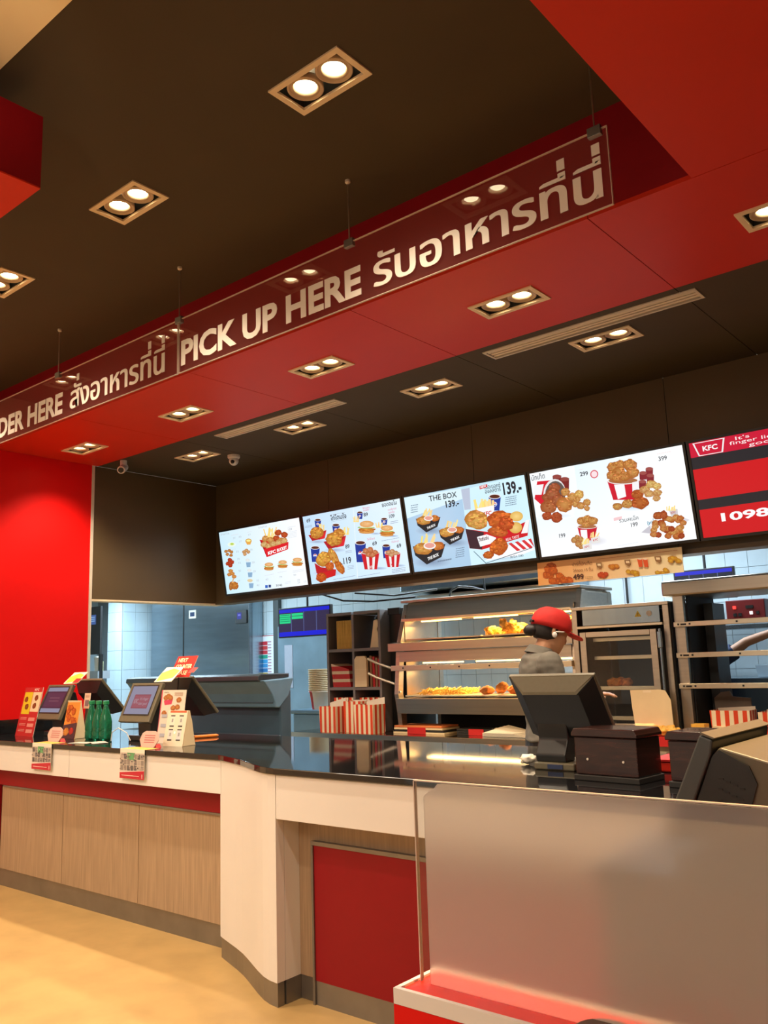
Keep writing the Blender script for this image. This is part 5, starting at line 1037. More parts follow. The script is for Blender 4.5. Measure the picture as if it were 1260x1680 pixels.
for k in range(420):
    x = rnd.uniform(-4.74, -4.30); y = rnd.uniform(6.10, 6.45); z = 1.195+rnd.uniform(0, 0.035); a_ = rnd.uniform(0, PI); L = 0.03; e = rnd.uniform(-0.012, 0.02)
    fm.tube([(x-L*math.cos(a_), y-L*math.sin(a_), z-e), (x+L*math.cos(a_), y+L*math.sin(a_), z+e+0.004)], 0.004, 4)
tag(obj('french_fries', fm, M_fries), 'heap of thin golden fries at the left of the lower warmer tray', 'fries', None, 'stuff')
# things under the warmer
t = thing('carton_stack', 'flat stack of red printed cartons at the left under the large warmer', 'cartons', (-4.72, 6.02, 0.861))
for k in range(4): obj('flat_carton', MB().box(-0.26+k*0.004, 0.30-0.01*k, 0, 0.25, k*0.018, k*0.018+0.015), [M_card, M_dark, M_card, mat('orange_card', (0.65, 0.20, 0.06), 0.6)][k], t)
obj('red_patch', MB().box(-0.10, 0.10, -0.002, 0, 0.0, 0.055), M_redp, t)
t = thing('carton_stack', 'flat stack of dark cartons with a red patch under the large warmer centre', 'cartons', (-4.15, 6.06, 0.861))
for k in range(3): obj('flat_carton', MB().box(-0.17, 0.20-0.01*k, 0, 0.22, k*0.018, k*0.018+0.015), M_dark, t)
obj('red_patch', MB().box(-0.05, 0.10, -0.002, 0, 0.0, 0.05), M_redp, t)
t = thing('paper_wraps', 'loose white wrapping papers piled under the large warmer', 'paper', (-3.85, 5.98, 0.861))
for k in range(5): obj('wrap_sheet', MB().add([(-0.16, 0, 0.006*k+.002), (0.24-0.03*k, 0, 0.006*k+.002), (0.24, 0.15, 0.006*k+0.01), (-0.16+0.04*k, 0.15, 0.05+0.008*k), (-0.16, 0, 0.006*k+.005), (0.24-0.03*k, 0, 0.006*k+.005), (0.24, 0.15, 0.006*k+0.013), (-0.16+0.04*k, 0.15, 0.053+0.008*k)], [(0, 3, 2, 1), (4, 5, 6, 7), (0, 1, 5, 4), (1, 2, 6, 5), (2, 3, 7, 6), (3, 0, 4, 7)]), M_paper, t)
open_box('red_carton_box', 'small red carton under the warmer left of the worker', 'carton', (-3.46, 6.0, 0.861), 0.17, 0.12, 0.09, M_redp, 0, 0.02)
open_box('striped_box', 'small striped box under the warmer beside the worker', 'box', (-3.26, 5.97, 0.861), 0.16, 0.11, 0.075, M_stripe, 0, 0.02)

# tong rack hung on the side of the warmer
t = thing('tongs', 'steel tongs hooked on the left side of the large warmer', 'tongs', (-5.02, 5.98, 1.42))
for z in (0.10, -0.03): obj('tong_arm', MB().tube([(-0.20, 0, z), (-0.10, 0, z-0.04), (0.08, 0.03, z-0.10), (0.10, 0.06, z-0.11)], 0.012, 8), M_steel, t)

# ---------------------------------------------------------------- heated cabinet with glass door
t = thing('heated_cabinet', 'stainless heated cabinet with slanted frame right of the worker', 'food warmer', (-2.746, 5.95, 0.861)); hx = -2.746
def hz_(z): return 0.0015 if z < 0.9 else 1.48+(z-1.48)*0.96-0.861
def Hp(n, x0, x1, y0, y1, z0, z1, m, bev=0.002): return obj(n, MB().box(x0*0.96-hx, x1*0.96-hx, y0-6.2, y1-6.2, hz_(z0), hz_(z1)), m, t, bev)
Hp('cabinet_roof', -3.25, -2.46, 6.2, 6.75, 1.835, 1.86, M_steel)
Hp('side_panel', -3.25, -3.205, 6.2, 6.75, 0.862, 1.834, M_steel); Hp('side_panel', -2.505, -2.46, 6.2, 6.75, 0.862, 1.834, M_steel)
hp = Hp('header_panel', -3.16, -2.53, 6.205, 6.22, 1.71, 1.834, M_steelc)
a = Art(0.05, 0.045); a.poly([(0.5, 0), (1, 1), (0, 1)], (0.75, 0.55, 0.05)); a.poly([(0.46, 0.35), (0.54, 0.35), (0.52, 0.9), (0.48, 0.9)], (0.02, 0.02, 0.02)); a.build('warning_triangle', M_print, hp, loc=(0.13, 0.0035, 0.93))
obj('round_badge', MB().tube([(0.24, 0.0, 0.905), (0.24, 0.005, 0.905)], 0.02, 12), M_trimw, hp)
Hp('header_rail', -3.204, -2.506, 6.18, 6.21, 1.688, 1.708, M_alu)
ds = Hp('door_frame', -3.17, -3.12, 6.16, 6.19, 0.93, 1.66, M_steel); Hp('door_frame', -2.60, -2.55, 6.16, 6.19, 0.93, 1.66, M_steel); Hp('door_frame', -3.119, -2.601, 6.16, 6.19, 1.62, 1.66, M_steel); Hp('door_frame', -3.119, -2.601, 6.16, 6.19, 0.93, 0.97, M_steel)
Hp('door_glass', -3.119, -2.601, 6.172, 6.177, 0.971, 1.619, M_glass, 0)
for z in (1.585, 1.445, 1.215, 0.99): Hp('shelf_rail', -3.10, -2.61, 6.24, 6.30, z, z+0.028, M_alu)
Hp('interior_back', -3.20, -2.51, 6.73, 6.745, 0.863, 1.834, M_dark, 0)
Hp('door_hinge_bar', -2.53, -2.515, 6.15, 6.17, 1.0, 1.66, M_steelc, 0.003); Hp('hinge', -2.537, -2.508, 6.14, 6.165, 1.52, 1.64, M_steelc, 0.004); Hp('hinge', -2.537, -2.508, 6.14, 6.165, 0.99, 1.1, M_steelc, 0.004)
Hp('dark_side', -2.458, -2.452, 6.22, 6.75, 0.862, 1.85, M_black, 0)
for k in range(3): tag(obj('fried_chicken', chick[k], None, loc=(-2.88+0.05*k, 6.10, 1.275), rot=(0, 0, k)), 'fried chicken piece, %s from the left on the middle rail of the heated cabinet' % ORD[k], 'fried chicken', 'fried chicken in the heated cabinet')
t = thing('cardboard_lid', 'large cream cardboard box lid propped in front of the heated cabinet', 'box', (-2.50, 5.86, 0.861))
lidpts = [(-0.135, 0.10), (0.14, 0.06), (0.135, 0.30), (0.10, 0.365), (0.06, 0.372), (-0.155, 0.368), (-0.15, 0.25)]
obj('lid_panel', MB().prism(lidpts, 0.0, 0.004, 'y'), M_card, t); obj('lid_tab', MB().box(-0.06, 0.0, -0.001, 0.0, 0.35, 0.366), M_frame, t)
obj('box_tray', MB().box(-0.14, 0.14, -0.13, 0.0, 0.0, 0.06), M_redp, t); 
area('lid_heat_light', (-2.6, 5.86, 1.0), (0.2, 0.05), 0.5, (1.0, 0.65, 0.25), (-0.9, 0, 0))
for k in range(5): tag(obj('fried_chicken', gold[k % 4], None, loc=(-2.46+0.03*k, 5.80, 0.955+0.01*(k % 2)), rot=(0.4*k, 0, k)), 'golden chicken piece, %s from the left in the red carton below the propped lid' % ORD[k], 'fried chicken', 'chicken pieces in the open carton')

# ---------------------------------------------------------------- open rack with glass shelves
t = thing('serving_rack', 'tall open stainless serving rack with three rails at the right edge', 'rack', (-1.7, 6.0, 0.861)); rx = -1.7
def Rp(n, x0, x1, y0, y1, z0, z1, m, bev=0.002): return obj(n, MB().box(x0-rx, x1-rx, y0-6.0, y1-6.0, z0-0.861, z1-0.861), m, t, bev)
Rp('top_beam', -2.41, -0.6, 5.97, 6.6, 1.875, 1.985, M_steel, 0.015)
obj('front_post', MB().prism([(-2.345-rx, 0.001), (-2.272-rx, 0.001), (-2.272-rx, 1.022), (-2.345-rx, 1.022)], 0.0, 0.05, 'y'), M_steel, t, 0.002)
Rp('side_panel', -2.268, -2.262, 6.05, 6.6, 0.862, 1.884, M_dark, 0)
Rp('inner_cabinet', -2.255, -2.19, 6.35, 6.6, 0.95, 1.83, mat('dark_grey_metal', (0.035, 0.04, 0.045), 0.4), 0)
for z in (1.662, 1.448, 1.237):
    r = Rp('rail', -2.335, -0.6, 5.955, 5.998, z-0.004, z+0.03, M_alu); 
    for x in (-2.30, -2.22, -1.9, -1.5): obj('rail_screw', MB().box(x-rx-0.006, x-rx+0.006, -0.049, -0.0455, z-0.861+0.007, z-0.861+0.019), M_posd, r)
    obj('rail_slot', MB().box(-2.285-rx, -2.245-rx, -0.0475, -0.0452, z-0.861+0.006, z-0.861+0.018), M_black, r)
Rp('end_post', -0.66, -0.6, 6.0, 6.05, 0.862, 1.884, M_steel)
t = thing('fryer_control_box', 'dark red control box with switches behind the serving rack', 'control box', (-2.27, 7.31, 1.691+0.03))
obj('control_body', MB().box(-0.14, 0.17, 0, 0.2, 0, 0.17), mat('dark_red_metal', (0.16, 0.012, 0.012), 0.35), t, 0.005)
for x, z, m, s in ((-0.07, 0.11, emis('red_indicator', (1, 0.03, 0.02), 2.5), 0.012), (0.06, 0.06, emis('white_indicator', (1, 1, 1), 2.5), 0.011), (0.05, 0.11, M_black, 0.03), (-0.07, 0.05, M_black, 0.014), (-0.03, 0.05, M_black, 0.014), (0.11, 0.06, M_black, 0.012)): obj('switch', MB().box(x-s, x+s, -0.006, 0, z-0.012, z+0.012), m, t)
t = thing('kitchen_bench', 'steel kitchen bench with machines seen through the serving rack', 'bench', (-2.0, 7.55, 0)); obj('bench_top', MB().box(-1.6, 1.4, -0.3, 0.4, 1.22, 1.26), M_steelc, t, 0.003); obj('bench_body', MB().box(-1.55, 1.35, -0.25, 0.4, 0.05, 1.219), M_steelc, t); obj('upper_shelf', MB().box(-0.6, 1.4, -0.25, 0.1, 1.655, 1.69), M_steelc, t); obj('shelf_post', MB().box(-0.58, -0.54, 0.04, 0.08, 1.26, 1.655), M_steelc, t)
t = thing('fryer', 'dark fryer body standing on the bench behind the heated cabinet', 'fryer', (-3.0, 7.45, 1.261)); obj('fryer_body', MB().box(-0.35, 0.3, -0.15, 0.25, 0, 0.45), M_dark, t, 0.006); obj('fryer_basket', MB().box(-0.2, 0.1, -0.2, -0.16, 0.1, 0.25), M_steelc, t); obj('basket_handle', MB().tube([(-0.05, -0.2, 0.2), (-0.05, -0.35, 0.28)], 0.01, 8), M_posd, t)
t = thing('plastic_tub', 'clear plastic tub on the bench behind the arm', 'tub', (-2.10, 7.35, 1.262)); obj('tub_body', MB().prism([(-0.12, 0), (0.12, 0), (0.14, 0.10), (-0.14, 0.10)], 0, 0.15, 'y'), mat('clear_blue_plastic', (0.35, 0.45, 0.52), 0.1), t, 0.004)
open_box('striped_box', 'open striped box on the counter inside the serving rack', 'box', (-2.02, 6.06, 0.861), 0.26, 0.17, 0.225, M_stripe, 0.03, 0.02)
open_box('striped_box', 'striped box at the right photo edge inside the serving rack', 'box', (-1.72, 6.08, 0.861), 0.24, 0.17, 0.215, M_stripe, -0.03, 0.02)
t = thing('burger_carton', 'cream and orange burger carton left of the striped boxes in the rack', 'carton', (-2.19, 5.90, 0.861)); obj('carton_body', MB().box(-0.055, 0.035, -0.03, 0.06, 0, 0.12), M_card, t, 0.002); obj('carton_top', MB().box(-0.055, 0.035, -0.03, 0.06, 0.121, 0.14), mat('yellow_orange_card', (0.85, 0.45, 0.06), 0.6), t)
t = thing('burger_carton', 'orange burger carton with cream flap touching the striped box', 'carton', (-2.10, 5.96, 0.861)); obj('carton_body', MB().box(-0.05, 0.06, -0.03, 0.06, 0, 0.065), mat('orange_card2', (0.75, 0.25, 0.03), 0.6), t, 0.002); obj('carton_lid', MB().prism([(-0.05, 0.066), (0.065, 0.066), (0.06, 0.12), (-0.02, 0.125)], -0.03, 0.06, 'y'), M_card, t, 0.002)
t = thing('brown_carton', 'grey-brown cardboard carton at the back of the rack', 'carton', (-2.12, 6.32, 0.861)); obj('carton_body', MB().prism([(-0.10, 0.0), (0.16, 0), (0.14, 0.29), (0.02, 0.30), (0.0, 0.34), (-0.06, 0.33), (-0.11, 0.29)], 0, 0.02, 'y'), mat('brown_grey_card', (0.24, 0.19, 0.15), 0.7), t)

# ================================================================== RIGHT TILL, WOOD BOXES, NEAR TILL
t = thing('till', 'black till monitor seen from behind in the centre right of the worktop', 'till', (-1.83, 3.30, 1.02))
obj('base', MB().prism([(-0.085, -0.07), (0.10, -0.07), (0.12, 0.16), (-0.12, 0.16)], 0, 0.030), M_pos, t, 0.006)
obj('port_socket', MB().box(-0.02, 0.05, -0.0735, -0.07, 0.006, 0.024), M_navy, t)
nk = [(-0.05, 0.03), (-0.055, 0.06), (-0.02, 0.12), (-0.03, 0.20), (-0.055, 0.27), (0.0, 0.27), (0.03, 0.20), (0.045, 0.12), (0.03, 0.03)]
obj('neck', MB().prism(nk, -0.085, 0.055, 'x'), M_posd, t, 0.006)
mo = bpy.data.objects.new('monitor', None); COL.objects.link(mo); mo.parent = t; mo.location = (0.035, -0.105, 0.384); mo.rotation_euler = (0.60, 0, 0)
obj('monitor_bezel', MB().box(-0.20, 0.20, 0.0, 0.018, -0.31, 0), M_pos, mo, 0.004)
obj('monitor_back', MB().add([(-0.195, 0, -0.305), (0.195, 0, -0.305), (0.195, 0, -0.006), (-0.195, 0, -0.006), (-0.13, -0.05, -0.28), (0.13, -0.05, -0.28), (0.13, -0.05, -0.06), (-0.13, -0.05, -0.06)], [(0, 1, 5, 4), (1, 2, 6, 5), (2, 3, 7, 6), (3, 0, 4, 7), (4, 5, 6, 7)]), M_posd, mo)
obj('top_ridge', MB().add([(-0.19, -0.002, -0.010), (0.19, -0.002, -0.010), (0.125, -0.056, -0.055), (-0.125, -0.056, -0.055), (-0.19, 0.0, -0.004), (0.19, 0.0, -0.004), (0.12, -0.050, -0.045), (-0.12, -0.050, -0.045)], [(0, 1, 2, 3), (4, 7, 6, 5), (0, 4, 5, 1), (1, 5, 6, 2), (2, 6, 7, 3), (3, 7, 4, 0)]), M_pos, mo)
t = thing('crumpled_napkin', 'crumpled white napkin at the foot of the centre right till', 'napkin', (-2.02, 3.36, 1.045)); nb = blob(5, (0.035, 0.03, 0.02), 0.5); obj('napkin_body', nb, M_paper, t)

def wood_box(x, y, w, d, label, screws):
    t = thing('wooden_box', label, 'box', (x, y, 1.02), -0.10, 'dark wooden boxes on the worktop')
    obj('box_body', MB().box(0, w, 0, d, 0.022, 0.158), M_mahog, t, 0.004); obj('box_plinth', MB().box(-0.006, w+0.006, -0.008, d+0.006, 0, 0.021), M_dark, t, 0.003)
    obj('lid', MB().prism([(-0.008, 0.160), (w+0.008, 0.160), (w+0.008, 0.172), (w-0.004, 0.190), (0.004, 0.190), (-0.008, 0.172)], -0.008, d+0.008, 'y'), M_mahog, t, 0.003)
    for sx, sz in screws: obj('screw', MB().tube([(sx, -0.003, sz), (sx, 0.001, sz)], 0.0045, 10), M_trimw, t)
wood_box(-1.615, 3.03, 0.262, 0.17, 'dark mahogany box right of the centre right till', [(0.055, 0.078), (0.205, 0.075)])
wood_box(-1.235, 3.00, 0.25, 0.17, 'dark mahogany box half hidden by the near till', [(0.09, 0.075)])
t = thing('red_tray', 'red plastic tray on the worktop between the two wooden boxes', 'tray', (-1.36, 3.45, 1.021)); obj('tray_body', MB().box(-0.10, 0.16, -0.1, 0.15, 0, 0.04), mat('red_plastic', (0.72, 0.03, 0.015), 0.3), t, 0.006); obj('tray_rim', MB().box(-0.105, 0.165, -0.105, 0.155, 0.041, 0.048), M_redp, t)
t = thing('receipt_printer', 'grey receipt printer behind the red tray', 'printer', (-1.42, 3.75, 1.021)); obj('printer_body', MB().box(-0.08, 0.10, -0.06, 0.08, 0, 0.09), mat('warm_grey_plastic', (0.28, 0.25, 0.20), 0.4), t, 0.006); obj('paper_slot', MB().box(-0.05, 0.07, -0.01, 0.0, 0.09, 0.094), M_black, t)

# near till: thick display with vents, seen from its side
t = thing('till', 'large near till seen from its side at the right photo edge', 'till', (-0.70, 1.90, 1.02))
def N(p): return [(x+0.70, z-1.02) for x, z in p]
obj('bezel', MB().prism(N([(-0.820, 1.075), (-0.711, 1.302), (-0.683, 1.292), (-0.690, 1.262), (-0.775, 1.075)]), 0.0, 0.40, 'y'), M_slate, t, 0.004)
obj('bezel_top', MB().prism(N([(-0.709, 1.304), (-0.681, 1.294), (-0.678, 1.297), (-0.706, 1.308)]), -0.001, 0.40, 'y'), M_pos, t)
obj('housing_side', MB().prism(N([(-0.770, 1.075), (-0.690, 1.258), (-0.674, 1.272), (-0.615, 1.240), (-0.602, 1.205), (-0.640, 1.10), (-0.68, 1.075)]), 0.008, 0.012, 'y'), M_posd, t)
obj('housing', MB().prism(N([(-0.768, 1.077), (-0.689, 1.262), (-0.674, 1.276), (-0.560, 1.246), (-0.500, 1.21), (-0.50, 1.15), (-0.62, 1.10), (-0.66, 1.077)]), 0.013, 0.39, 'y'), M_pos, t, 0.004)
for i in range(3):
    for k in range(4): obj('vent_slot', MB().box(0, 0.010, -0.001, 0.002, 0, 0.003), M_dark, t, loc=(0.02+k*0.014-i*0.004, 0.007, 0.19-i*0.022-k*0.006))
obj('stand', MB().prism(N([(-0.72, 1.03), (-0.60, 1.03), (-0.62, 1.12), (-0.68, 1.12)]), 0.1, 0.3, 'y'), M_posd, t, 0.004); obj('foot', MB().box(-0.10, 0.16, 0.02, 0.38, 0, 0.02), M_posd, t, 0.006)
t = thing('card_reader', 'small card reader under the near till with pale yellow edge', 'card reader', (-0.53, 1.93, 1.021)); obj('reader_body', MB().box(-0.04, 0.06, 0, 0.14, 0, 0.07), M_pos, t, 0.006); obj('reader_screen', MB().box(-0.03, 0.05, 0.01, 0.05, 0.07, 0.073), M_card, t)

# ================================================================== FROSTED DIVIDER
t = thing('queue_divider', 'red queue divider base with white edging in the foreground right', 'divider', (-1.266, 1.5, 0))
Ld = 2.2; Wd = 0.15
obj('base_body', MB().box(0, Ld, 0, Wd, 0, 0.768), M_redw, t); obj('top_inset', MB().box(0.012, Ld, 0.012, Wd-0.012, 0.768, 0.796), mat('red_top_laminate', (0.72, 0.03, 0.012), 0.35), t)
e = MB().box(0, Ld, 0, 0.011, 0.769, 0.80).box(0, Ld, Wd-0.011, Wd, 0.769, 0.80).box(0, 0.011, 0.0115, Wd-0.0115, 0.769, 0.80); obj('white_edging', e, M_white, t)
t = thing('acrylic_screen', 'upright acrylic divider pane with frosted film, foreground right', 'glass pane', (-1.245, 1.57, 0.797))
obj('clear_pane', MB().box(0, 2.15, 0, 0.010, 0, 0.418), M_glass, t)
e = MB().box(-0.0025, 0, 0, 0.010, 0, 0.42).box(-0.0025, 2.15, 0, 0.010, 0.418, 0.4205); obj('polished_edge', e, M_edge, t)
fp = [(0.028, 0.0), (2.15, 0.0), (2.15, 0.417), (0.080, 0.417), (0.068, 0.416), (0.060, 0.408), (0.054, 0.402), (0.046, 0.401), (0.042, 0.396), (0.036, 0.393), (0.0285, 0.385)]
obj('frosted_film', MB().prism(fp, -0.003, -0.001, 'y'), M_frost, t)
t = thing('round_tray', 'dark round object on the divider top at the bottom photo edge', 'tray', (-0.80, 1.535, 0.801)); obj('tray_disc', MB().lathe([(0.05, 0), (0.055, 0.008), (0.05, 0.01)], n=24), mat('dark_brown_leather', (0.06, 0.03, 0.015), 0.4), t)
index_kids()

# ================================================================== PEOPLE
def remesh_obj(name, mb, vox, smooth=2, material=None, parent=None):
    me = mb.mesh(name); o = bpy.data.objects.new(name, me); COL.objects.link(o)
    r = o.modifiers.new('r', 'REMESH'); r.mode = 'VOXEL'; r.voxel_size = vox; r.use_smooth_shade = True
    s = o.modifiers.new('s', 'SMOOTH'); s.factor = 0.5; s.iterations = smooth
    bpy.context.view_layer.update(); dg = bpy.context.evaluated_depsgraph_get()
    m2 = bpy.data.meshes.new_from_object(o.evaluated_get(dg)); o.modifiers.clear(); o.data = m2; bpy.data.meshes.remove(me)
    m2.materials.clear(); m2.materials.append(material); m2.shade_smooth()
    if parent: o.parent = parent
    return o
def ering(z, cx, rx, ry, cy=0.0, n=20, tilt=0.0): return [(cx+rx*math.cos(2*PI*k/n)+0*tilt, cy+ry*math.sin(2*PI*k/n), z+rx*math.cos(2*PI*k/n)*tilt) for k in range(n)]
def hand(mb, w, d, up, side, spread=1.0, curl=0.5):
    """wrist w, pointing d, palm normal -up; five separate fingers"""
    w = Vector(w); d = Vector(d).normalized(); s = Vector(side).normalized(); n = d.cross(s).normalized(); n = n if n.z > 0 else -n
    rings = []
    for t_, wd, th in ((0, 0.024, 0.017), (0.03, 0.034, 0.016), (0.065, 0.041, 0.014), (0.09, 0.040, 0.012)):
        c = w+d*t_; rings.append([tuple(c+s*(wd*math.cos(2*PI*k/14))+n*(th*math.sin(2*PI*k/14))) for k in range(14)])
    mb.rings(rings)
    for i, (off, L) in enumerate(((0.031, 0.070), (0.0105, 0.078), (-0.0105, 0.072), (-0.031, 0.056))):
        b = w+d*0.082+s*off; c1 = d; p = [b]; cur = b; a_ = 0
        for seg in (0.42, 0.33, 0.25):
            a_ += curl*0.6; dd = (d*math.cos(a_) - n*math.sin(a_)); cur = cur+dd*L*seg; p.append(cur)
        mb.tube(p, [0.0092, 0.0088, 0.008, 0.0066], 8)
    b = w+d*0.025+s*0.028; mb.tube([b, b+s*0.026+d*0.018-n*0.006, b+s*0.034+d*0.046-n*0.014, b+s*0.030+d*0.068-n*0.022], [0.013, 0.0115, 0.0098, 0.008], 8)
def human(label, loc, rotz, arms, shirt_m, head_pitch=0.45, cap=True, sleeve=0.5):
    """local frame: x forward, y to the person's left, z up"""
    t = thing('person', label, 'person', loc, rotz)
    mb = MB(); hx_ = 0.055; hz = 1.565
    R = Matrix.Rotation(head_pitch, 3, 'Y'); hc = Vector((hx_, 0, hz))
    def HP(p): return tuple(hc + R @ Vector(p))
    # head: cranium, jaw, face
    hd = []
    for z, cx_, rx_, ry_ in ((-0.118, 0.045, 0.022, 0.022), (-0.105, 0.035, 0.045, 0.040), (-0.07, 0.018, 0.072, 0.058), (-0.03, 0.006, 0.090, 0.068), (0.02, 0.0, 0.098, 0.075), (0.06, -0.004, 0.095, 0.074), (0.09, -0.006, 0.078, 0.062), (0.11, -0.008, 0.048, 0.040), (0.118, -0.008, 0.015, 0.012)):
        hd.append([HP((cx_+rx_*math.cos(2*PI*k/24), ry_*math.sin(2*PI*k/24), z)) for k in range(24)])
    mb.rings(hd)
    nose = [[HP((0.088+dx_, 0.013*wy*math.sin(2*PI*k/8), zz+0.010*math.cos(2*PI*k/8))) for k in range(8)] for dx_, wy, zz in ((-0.02, 0.8, 0.0), (0.0, 0.8, -0.005), (0.016, 1.0, -0.026), (0.018, 0.9, -0.034), (0.004, 0.8, -0.038))]
    mb.rings(nose)
    mb.tube([HP((0.078, -0.022, -0.066)), HP((0.086, 0, -0.064)), HP((0.078, 0.022, -0.066))], [0.006, 0.009, 0.006], 8)
    for s in (-1, 1):
        mb.tube([HP((-0.002, s*0.072, 0.022)), HP((-0.010, s*0.082, 0.012)), HP((-0.008, s*0.080, -0.012)), HP((0.002, s*0.070, -0.028))], [0.008, 0.012, 0.010, 0.007], 8)
        mb.ball(HP((0.082, s*0.028, 0.006)), (0.012, 0.014, 0.009), 8, 6)
    mb.tube([(-0.025, 0, 1.40), (-0.005, 0, 1.46), (0.02, 0, 1.50), tuple(hc+R@Vector((-0.015, 0, -0.05)))], [0.062, 0.054, 0.052, 0.055], 16)
    torso = [ering(z, c_, a_, b2) for z, c_, a_, b2 in ((0.86, 0, 0.10, 0.155), (0.95, 0, 0.112, 0.168), (1.05, 0.0, 0.10, 0.145), (1.15, 0.0, 0.105, 0.142), (1.27, -0.005, 0.118, 0.158), (1.36, -0.015, 0.108, 0.172), (1.42, -0.025, 0.080, 0.145), (1.455, -0.025, 0.055, 0.075))]
    mb.rings(torso)
    for s in (-1, 1):
        mb.tube([(0, s*0.085, 0.90), (0.01, s*0.09, 0.70), (0.02, s*0.092, 0.50), (0.0, s*0.093, 0.32), (-0.015, s*0.095, 0.09)], [0.085, 0.075, 0.055, 0.053, 0.036], 14)
        mb.ball((0.05, s*0.097, 0.045), (0.12, 0.042, 0.04), 14, 8)
        sh_, el, wr = arms[s]
        mb.tube([sh_, (Vector(sh_)+Vector(el))/2, el, (Vector(el)+Vector(wr))/2, wr], [0.052, 0.046, 0.038, 0.034, 0.023], 14); mb.ball(sh_, 0.056, 12, 8)
        d = Vector(wr)-Vector(el); hand(mb, wr, d, None, d.cross(Vector((0, 0, 1)))*(s), curl=0.5)
    body = remesh_obj('body', mb, 0.0055, 2, M_skin, t)
    # shirt
    sb = MB(); sb.rings([ering(z, c_, a_, b2) for z, c_, a_, b2 in ((0.955, 0, 0.134, 0.184), (0.985, 0, 0.125, 0.176), (1.05, 0.0, 0.118, 0.163), (1.15, 0.0, 0.120, 0.160), (1.27, -0.008, 0.135, 0.176), (1.36, -0.018, 0.124, 0.188), (1.42, -0.028, 0.094, 0.158), (1.452, -0.026, 0.070, 0.088))])
    for s in (-1, 1):
        sh_, el, wr = [Vector(v) for v in arms[s]]; end = el + (wr-el)*max(0, sleeve-1) if sleeve > 1 else sh_+(el-sh_)*sleeve
        pts = [sh_, (sh_+el)/2, el, end] if sleeve > 1 else [sh_, (sh_+end)/2, end]
        sb.tube(pts, [0.070, 0.064, 0.056, 0.046] if sleeve > 1 else [0.070, 0.066, 0.064], 14); sb.ball(tuple(sh_), 0.078, 12, 8)
    t_shirt = remesh_obj('shirt', sb, 0.008, 2, shirt_m, t)
    sm_ = t_shirt.data
    for v in sm_.vertices:
        q = v.co; v.co = q + v.normal*(0.007*noise.noise(Vector((q.x*9, q.y*9, q.z*16))) + 0.004*noise.noise(Vector((q.x*26, q.y*20, q.z*30))))
    cm = MB(); cm.rings([ering(1.440, -0.024, 0.082, 0.094, tilt=-0.25), ering(1.462, -0.018, 0.074, 0.080, tilt=-0.25), ering(1.482, -0.010, 0.066, 0.068, tilt=-0.3), ering(1.478, -0.010, 0.060, 0.062, tilt=-0.3), ering(1.455, -0.016, 0.064, 0.070, tilt=-0.25)], cap=False); cm.smooth = True
    obj('collar', cm, shirt_m, t)
    tb = MB(); tb.rings([ering(z, 0, a_, b2) for z, a_, b2 in ((0.80, 0.115, 0.168), (0.88, 0.122, 0.176), (0.96, 0.120, 0.172))])
    for s in (-1, 1): tb.tube([(0, s*0.088, 0.90), (0.01, s*0.092, 0.70), (0.02, s*0.094, 0.50), (0.0, s*0.095, 0.30), (-0.012, s*0.096, 0.07)], [0.093, 0.086, 0.070, 0.064, 0.055], 14)
    remesh_obj('trousers', tb, 0.010, 2, M_trous, t)
    for s in (-1, 1):
        so_ = MB().ball((0.055, s*0.097, 0.045), (0.135, 0.05, 0.045), 16, 8); so_.smooth = True; obj('shoe', so_, M_black, t)
    # hair and cap
    hr = MB()
    hr.rings([[HP((-0.012+rx_*math.cos(2*PI*k/24) * (1.0 if math.cos(2*PI*k/24) < 0.2 else 0.72), ry_*math.sin(2*PI*k/24), z)) for k in range(24)] for z, rx_, ry_ in ((-0.055, 0.080, 0.055), (-0.035, 0.096, 0.072), (0.0, 0.103, 0.081), (0.05, 0.104, 0.080), (0.09, 0.085, 0.066))]); hr.smooth = True
    obj('hair', hr, M_hair, t)
    if cap:
        hn = MB().ball(HP((-0.118, 0, -0.022)), (0.045, 0.04, 0.036), 14, 8); hn.smooth = True; obj('hair_bun_net', hn, M_hair, t)
        cp = MB(); cp.rings([[HP((-0.006+rx_*math.cos(2*PI*k/32)*(1+0.012*math.sin(5*2*PI*k/32)), ry_*math.sin(2*PI*k/32)*(1+0.012*math.cos(7*2*PI*k/32)), z)) for k in range(32)] for z, rx_, ry_ in ((0.018, 0.118, 0.093), (0.045, 0.121, 0.095), (0.085, 0.115, 0.090), (0.118, 0.092, 0.074), (0.138, 0.058, 0.048), (0.144, 0.012, 0.010))]); cp.smooth = True
        c_o = obj('cap', cp, M_cap, t)
        bm_ = []
        for k in range(13):
            a_ = -0.62+1.24*k/12; bm_.append((a_,))
        vi = [HP((-0.006+0.116*math.cos(a[0]), 0.091*math.sin(a[0])*1.1, 0.024)) for a in bm_]; vo = [HP((0.045+0.150*math.cos(a[0]*1.05), 0.105*math.sin(a[0]*1.15), 0.012-0.008*math.cos(a[0]*2))) for a in bm_]
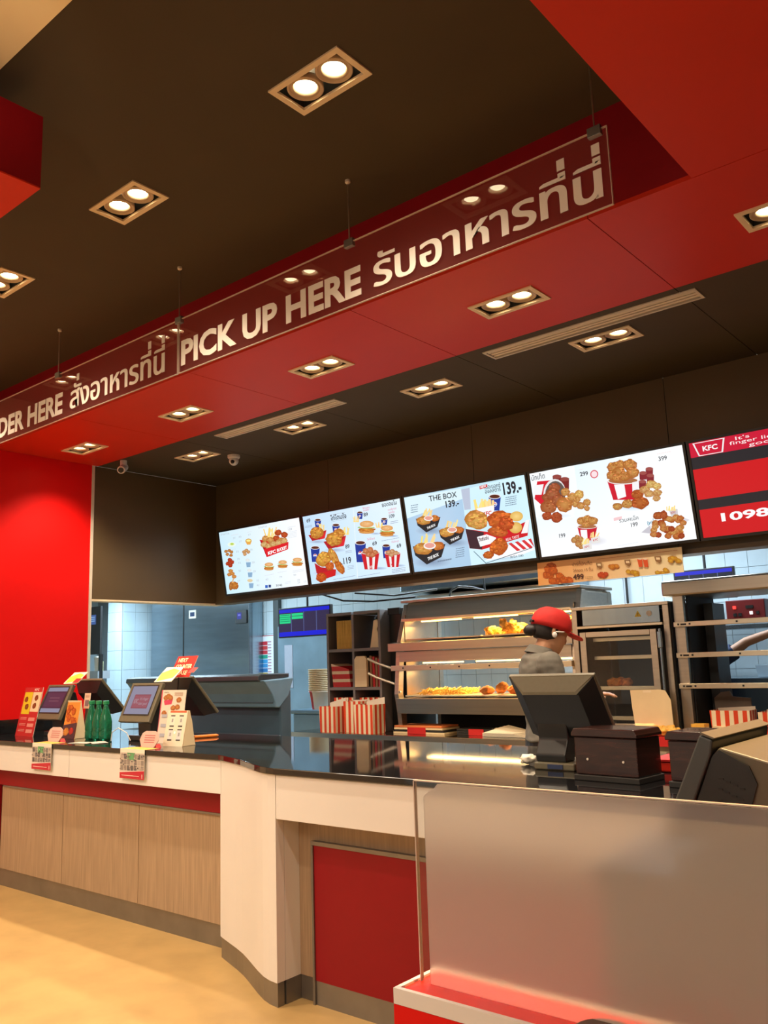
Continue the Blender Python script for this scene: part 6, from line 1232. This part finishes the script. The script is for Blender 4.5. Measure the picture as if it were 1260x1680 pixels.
        vb = MB(); n_ = 13; up_ = R @ Vector((0, 0, 0.005)); vs = vi+vo+[tuple(Vector(p)+up_) for p in vi]+[tuple(Vector(p)+up_) for p in vo]; fs = []
        for k in range(n_-1): fs += [(k, k+1, n_+k+1, n_+k), (2*n_+k, 3*n_+k, 3*n_+k+1, 2*n_+k+1), (n_+k, n_+k+1, 3*n_+k+1, 3*n_+k), (k, 2*n_+k, 2*n_+k+1, k+1)]
        fs += [(0, n_, 3*n_, 2*n_), (n_-1, 3*n_-1, 4*n_-1, 2*n_-1)]; vb.add(vs, fs); vb.smooth = True; obj('cap_visor', vb, M_cap, c_o)
        obj('cap_strap', MB().tube([HP((-0.125, 0.03, 0.03)), HP((-0.128, 0, 0.035)), HP((-0.125, -0.03, 0.03))], 0.007, 8), M_black, c_o)
        # headset: white ear piece with a thin boom over the cheek
        hs_ = obj('headset', MB().ball(HP((0.0, -0.088, -0.018)), (0.015, 0.010, 0.017), 12, 8), M_white, t)
        obj('headset_band', MB().tube([HP((0.0, -0.090, 0.0)), HP((0.045, -0.080, 0.012)), HP((0.075, -0.060, 0.030))], 0.0045, 8), M_white, hs_)
    return t
wk = human('person in red cap and grey shirt facing the warmers, seen from behind', (-2.63, 4.62, 0.0), math.radians(47), {
    -1: ((-0.02, -0.175, 1.375), (0.03, -0.235, 1.10), (0.24, -0.16, 1.04)), 1: ((-0.02, 0.175, 1.375), (0.10, 0.20, 1.12), (0.30, 0.08, 1.18))}, M_shirt, 0.32, True, 1.35)
wk.scale = (1.04, 1.04, 1.04)
obj('belt', MB().rings([ering(0.925, 0, 0.128, 0.182, n=28), ering(0.960, 0, 0.126, 0.179, n=28)]), M_black, wk)
human('person in navy shirt behind the serving rack, only a bare forearm showing', (-2.60, 6.98, 0.0), math.radians(90), {
    -1: ((-0.02, -0.175, 1.375), (0.03, -0.42, 1.545), (0.03, -0.68, 1.63)), 1: ((-0.02, 0.175, 1.375), (0.0, 0.21, 1.10), (0.10, 0.18, 0.90))}, M_navy, 0.2, False, 0.62)

bpy.data.objects.remove(_to); bpy.data.curves.remove(_tc)
